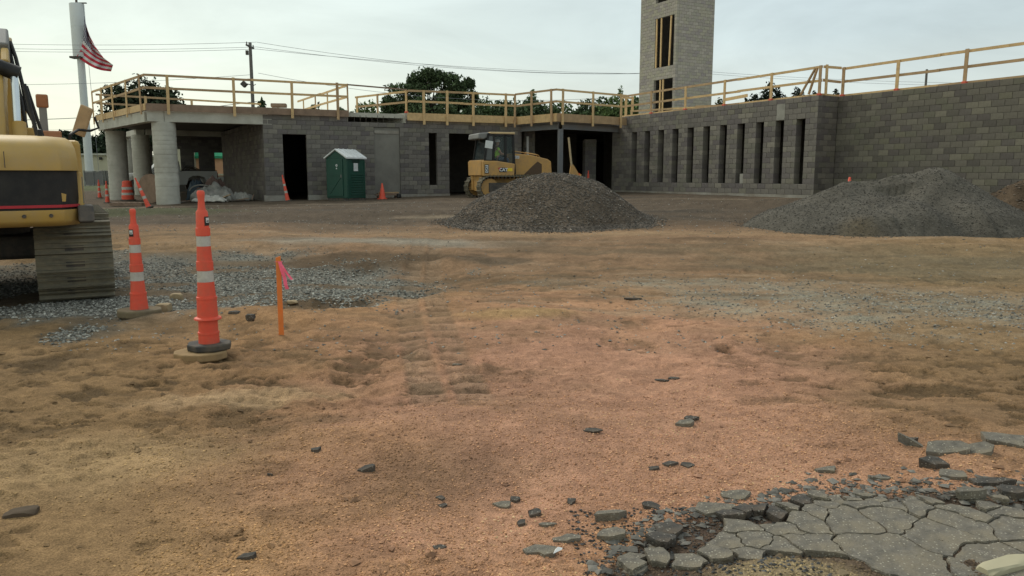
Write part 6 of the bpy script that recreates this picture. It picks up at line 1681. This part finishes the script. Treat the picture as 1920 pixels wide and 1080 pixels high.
for i, (sx_, sy_, rm) in enumerate(seeds):
    if edge_y(sx_) - sy_ < -.01 or sx_ < .28 or sx_ > 3.9: continue
    poly = [(sx_ - .35, sy_ - .35), (sx_ + .35, sy_ - .35), (sx_ + .35, sy_ + .35), (sx_ - .35, sy_ + .35)]
    for j, (tx, ty, _) in enumerate(seeds):
        if i == j or abs(tx - sx_) > .75 or abs(ty - sy_) > .75: continue
        a, b_ = tx - sx_, ty - sy_; c = (tx * tx + ty * ty - sx_ * sx_ - sy_ * sy_) / 2
        poly = clip_poly(poly, a, b_, c)
        if len(poly) < 3: break
    if len(poly) < 3: continue
    cx = sum(p[0] for p in poly) / len(poly); cy = sum(p[1] for p in poly) / len(poly)
    e_ = edge_y(cx) - cy
    loose = e_ < .13 or cx < .85
    if loose and rs_.random() < (.28 if cx > .8 else .45): continue
    if (cx - 1.0) ** 2 / .16 + (cy - 2.62) ** 2 / .07 < 1: continue      # sand washed over
    shrink = .84 if loose else .955
    size = max(math.hypot(p[0] - cx, p[1] - cy) for p in poly)
    gap = (1 - shrink) if loose else min(.04, .006 / size)
    q = []
    for a_i in range(len(poly)):
        p_, p2_ = poly[a_i], poly[(a_i + 1) % len(poly)]; L0 = math.hypot(p2_[0] - p_[0], p2_[1] - p_[1]); kk = max(1, int(L0 / .022))
        for b_i in range(kk):
            f_ = b_i / kk; q.append((p_[0] + (p2_[0] - p_[0]) * f_, p_[1] + (p2_[1] - p_[1]) * f_))
    qa = np.array(q); amp = .050 if not loose else .03
    wx = amp * fbm(qa[:, 0] * 7, qa[:, 1] * 7, 3, 301) + .012 * fbm(qa[:, 0] * 35, qa[:, 1] * 35, 2, 307); wy = amp * fbm(qa[:, 0] * 7 + 40, qa[:, 1] * 7, 3, 303) + .012 * fbm(qa[:, 0] * 35, qa[:, 1] * 35 + 9, 2, 309)
    q = [((p[0] + u1 - cx) * (1 - gap), (p[1] + u2 - cy) * (1 - gap)) for p, u1, u2 in zip(q, wx, wy)]
    if size > .2: q = [(p[0] * rs_.uniform(.98, 1.0), p[1] * rs_.uniform(.98, 1.0)) for p in q]
    tl_ = (rs_.uniform(-.12, .12), rs_.uniform(-.16, .06)) if loose else (rs_.uniform(-.02, .02), rs_.uniform(-.02, .02))
    # top follows a shared level with small steps
    zt_ = .014 + (rs_.uniform(-.012, .010) if loose else rs_.uniform(-.004, .004))
    zg = float(ground_h(np.array([cx]), np.array([cy]), False)[0]) + .02 * float(fbm(np.array([cx * .8]), np.array([cy * .8]), 2, 31)[0])
    mb = slab_mesh(q, zt_, tl_, .06 if not loose else .035, .0015)
    o = mb.build('asphalt_piece', MAT['asphalt'] if rs_.random() < (1.0 if not loose else .6) else MAT['asphalt_dark'], pave, local=False)
    o.matrix_parent_inverse = pave.matrix_basis.inverted(); o.location = (cx, cy, max(zg, gz(cx, cy) - .012))
    cnt += 1
print('asphalt pieces', cnt)
# crumbs around the broken edge
n = 2000; xx = rng.uniform(.2, 2.9, n); yy = edge_y(xx) + rng.normal(0, .09, n); s = rng.uniform(.003, .011, n) * rng.choice([.6, 1, 1.5], n, p=[.5, .4, .1])
g = rng.choice([.06, .09, .15], n)[:, None] * np.array([[1, .93, .8]])
o = stones('asphalt_crumbs', xx, yy, ground_h(xx, yy) + s * .3, s, g, flat=.35); keep(o, pave); o['kind'] = 'stuff'
n = 420; xx = rng.uniform(.3, 2.9, n); yy = edge_y(xx) + rng.normal(0, .10, n); s = rng.uniform(.012, .030, n)
g = rng.choice([.09, .13, .18], n)[:, None] * np.array([[1, .93, .80]])
o = stones('asphalt_splinters', xx, yy, ground_h(xx, yy) + s * .15, s, g, flat=.28); keep(o, pave); o['kind'] = 'stuff'
n = 1500; xx = rng.uniform(.25, 1.2, n); yy = rng.uniform(2.4, 3.35, n); s = rng.uniform(.003, .010, n)
g = rng.choice([.035, .06, .1], n)[:, None] * np.array([[1, .98, .94]])
o = stones('asphalt_crumbs', xx, yy, ground_h(xx, yy) + s * .4, s, g, flat=.5); keep(o, pave); o['kind'] = 'stuff'

# hand-placed loose chunks: px, py, half-width px, depth factor, tilt, thickness, label
def chunk(px, py, wpx, asp, tilt, th_, label, m='asphalt_dark', up=0, rot=0, hz=None):
    x, y = on_ground(px, py, EYE - 1.5); z = gz(x, y)
    x, y = on_ground(px, py, z); w = wpx / 2 / FPX * zc_of(y, z)
    n = rs_.randint(5, 9); a0 = rs_.uniform(0, 6.28)
    poly = []
    for i in range(n):
        a = a0 + 6.283 * i / n + rs_.uniform(-.25, .25); r = rs_.uniform(.55, 1.15)
        u, v = w * r * math.cos(a), w * asp * r * math.sin(a)
        poly.append((u * math.cos(rot) - v * math.sin(rot), u * math.sin(rot) + v * math.cos(rot)))
    mb = slab_mesh(poly, th_ * (.26 if wpx < 64 else .40), tilt, th_, .006)
    o = mb.build('asphalt_chunk', MAT[m]); o.location = (x, y, z + .004)
    tag(o, label, 'asphalt chunk', 'loose asphalt chunks')
CH = [
 (690, 880, 38, .6, (.25, .1), .05, 'dark wedge-shaped chunk lying alone left of centre', 'asphalt_dark'),
 (464, 1047, 42, .5, (.1, .1), .035, 'dark oval chunk near the bottom edge left of centre', 'asphalt_dark'),
 (593, 845, 24, .8, (.1, 0), .03, 'small dark lump up left of the wedge-shaped chunk', 'asphalt_dark'),
 (632, 808, 18, .8, (.1, 0), .02, 'small dark lump above the other lump left of centre', 'asphalt_dark'),
 (825, 935, 22, .8, (.1, 0), .02, 'upper of two small chunks right of the wedge-shaped chunk', 'asphalt_dark'),
 (832, 949, 26, .7, (0, .1), .02, 'lower of two small chunks right of the wedge-shaped chunk', 'asphalt_dark'),
 (824, 1028, 24, .6, (0, .1), .02, 'small dark sliver near the bottom centre', 'asphalt_dark'),
 (1110, 807, 40, .5, (.05, .02), .012, 'thin flat chip high above the broken pavement', 'asphalt_dark'),
 (1286, 793, 42, .6, (.1, .1), .03, 'pair-forming flat slab in the sand above the pavement', 'asphalt'),
 (1297, 786, 30, .6, (.1, .1), .03, 'smaller slab overlapping the flat slab in the sand', 'asphalt_dark'),
 (1240, 714, 30, .4, (0, 0), .018, 'left half of the thin dark strip chips in mid field', 'asphalt_dark'),
 (1264, 710, 34, .4, (0, 0), .02, 'right half of the thin dark strip chips in mid field', 'asphalt_dark'),
 (1552, 882, 50, .6, (.04, -.05), .03, 'smooth flat dark slab alone above the pavement edge', 'asphalt'),
 (1645, 898, 56, .25, (-.1, 0), .03, 'long narrow sliver right of the smooth flat slab', 'asphalt'),
 (1226, 880, 26, .8, (.1, 0), .025, 'left chunk of a row of three above the pavement', 'asphalt_dark'),
 (1254, 872, 36, .6, (.1, 0), .03, 'middle chunk of a row of three above the pavement', 'asphalt_dark'),
 (1285, 873, 30, .7, (0, .1), .025, 'right chunk of a row of three above the pavement', 'asphalt_dark'),
 (945, 948, 44, .6, (.1, .1), .03, 'flat chunk at the far left of the scattered rubble', 'asphalt'),
 (967, 938, 24, .8, (.1, .1), .03, 'small dark chunk behind the flat one at the far left of the rubble', 'asphalt_dark'),
 (1000, 966, 28, .9, (.2, .1), .05, 'upright speckled chunk right of the flat one at the left of the rubble', 'asphalt_dark'),
 (976, 983, 24, .8, (.2, .1), .03, 'dark splinter below the flat one at the left of the rubble', 'asphalt_dark'),
 (1072, 942, 22, .9, (.1, .2), .03, 'small rounded chunk above the big speckled pair', 'asphalt_dark'),
 (1140, 970, 74, .7, (.06, -.25), .06, 'big speckled block, upper of the pair in the rubble', 'asphalt'),
 (1140, 1007, 62, .8, (.15, -.1), .07, 'big speckled block, lower of the pair in the rubble', 'asphalt'),
 (1222, 950, 46, .6, (-.3, .1), .03, 'dark tilted plate right of the big speckled pair', 'asphalt_dark'),
 (1184, 1052, 60, .7, (.1, .1), .045, 'flat wedge plate below the big speckled pair', 'asphalt'),
 (1225, 1028, 60, .45, (.15, .05), .04, 'long grey plate right of the big speckled pair', 'asphalt'),
 (1192, 1074, 50, .6, (.1, .1), .04, 'plate cut by the bottom edge below the big speckled pair', 'asphalt'),
 (1062, 1012, 60, .5, (.04, .03), .03, 'flat plate left of the lower speckled block', 'asphalt'),
 (1010, 1035, 70, .6, (.02, .02), .02, 'large thin plate at the left end of the rubble', 'asphalt'),
 (1025, 985, 40, .4, (.04, .03), .02, 'narrow thin plate between the left rubble pieces', 'asphalt'),
 (1380, 932, 60, .6, (.1, .2), .035, 'grey plate at the top of the pavement edge', 'asphalt'),
 (1340, 958, 90, .5, (.03, .1), .04, 'wide grey plate at the upper left of the pavement', 'asphalt'),
 (1720, 838, 88, .35, (-.55, .1), .05, 'thin plate standing up slantwise at the right', 'asphalt'),
 (1778, 846, 92, .6, (.05, .25), .06, 'large plate leaning on the others at the right', 'asphalt'),
 (1752, 868, 60, .6, (-.1, .2), .05, 'dark plate in front of the leaning ones at the right', 'asphalt_dark'),
 (1788, 893, 58, .7, (.1, .05), .07, 'thick square block below the leaning plates', 'asphalt'),
 (1826, 850, 74, .6, (.25, .2), .05, 'grey plate between the leaning ones at the right', 'asphalt'),
 (1888, 832, 110, .55, (-.05, .1), .07, 'pale large slab at the right edge above the pavement', 'asphalt'),
 (1700, 828, 40, .5, (.3, .1), .03, 'small plate left of the slantwise one at the right', 'asphalt_dark'),
 (1860, 908, 90, .35, (.05, .1), .05, 'dark broken plate at the right end of the pavement edge', 'asphalt_dark'),
 (1900, 925, 70, .5, (.05, .1), .05, 'dark plate against the right edge of the picture', 'asphalt_dark'),
 (1820, 925, 80, .3, (.02, .1), .04, 'long pale plate along the pavement edge at the right', 'asphalt'),
 (855, 684, 22, .4, (0, 0), .012, 'tiny grey chip beside the tread marks', 'asphalt'),
 (1186, 560, 34, .4, (0, 0), .02, 'distant small dark chip left of the grey gravel patch', 'asphalt_dark'),
 (508, 891, 12, .8, (0, 0), .02, 'tiny dark lump left of the wedge-shaped chunk', 'asphalt_dark')]
for (px, py, w, asp, tl_, th_, lb, m) in CH: chunk(px, py, w, asp, tl_, th_, lb, m)
# a white scrap and a pale flat stone at the corner
x, y = on_ground(1037, 1043, EYE - 1.5)
o = MB().add([(0, 0, 0), (.035, .01, .012), (.04, .03, .01), (.01, .03, .004), (0.02, .02, .02)], [(0, 1, 4), (1, 2, 4), (2, 3, 4), (3, 0, 4)]).build('paper_scrap', MAT['white']); o.location = (x, y, gz(x, y) + .03); tag(o, 'tiny white scrap on the thin plate at the left of the rubble', 'paper scrap')
def rock(name, px, py, wpx, asp, hgt, label, m, group=None, sx=1):
    x, y = on_ground(px, py, EYE - 1.5); z = gz(x, y); x, y = on_ground(px, py, z); w = wpx / 2 / FPX * zc_of(y, z)
    bm = bmesh.new(); bmesh.ops.create_icosphere(bm, subdivisions=3, radius=1); r_ = random.Random(px)
    sd_ = r_.uniform(0, 99)
    for v in bm.verts:
        n_ = float(fbm(np.array([v.co.x * 1.1 + sd_]), np.array([v.co.y * 1.1 + v.co.z]), 3, 7)[0]); v.co *= 1 + .35 * n_
        v.co = Vector((max(-.85, min(.85, v.co.x)) * w, max(-.8, min(.8, v.co.y)) * w * asp, max(-.7, min(.7, v.co.z)) * hgt))
    me = bpy.data.meshes.new(name); bm.to_mesh(me); bm.free(); me.materials.append(m); shade(me, 28)
    o = bpy.data.objects.new(name, me); col.objects.link(o); o.location = (x, y, z + hgt * .25); o.rotation_euler = (0, 0, r_.uniform(-.4, .4))
    tag(o, label, 'rock', group); return o
rock('flat_stone', 1890, 1066, 160, .28, .035, 'pale tan smooth flat stone in the bottom right corner', mat('pale_stone', (.40, .36, .24), .8, .08, 4))
for a in ((332, 560, 26, .8, .07, 'pale tan block upper left of the tall cone'), (305, 585, 34, .8, .10, 'larger tan block right behind the shorter cone'), (548, 568, 24, .7, .03, 'flat yellow stone right of the survey stake'), (590, 562, 14, .7, .02, 'tiny tan stone farther right of the survey stake'),
          (440, 590, 26, .7, .04, 'dark stone in the hollow left of the survey stake'), (470, 598, 20, .8, .05, 'dark rounded stone nearer the survey stake'), (40, 962, 66, .6, .02, 'crusted mud lump at the lower left')):
    rock('rock', a[0], a[1], a[2], a[3], a[4], a[5], MAT['brownsoil'] if 'mud' in a[5] else (MAT['sandstone'] if 'dark' not in a[5] else MAT['asphalt_dark']), 'stones around the cones')

for o in bpy.data.objects:
    if o.get('label') == '' : del o['label']
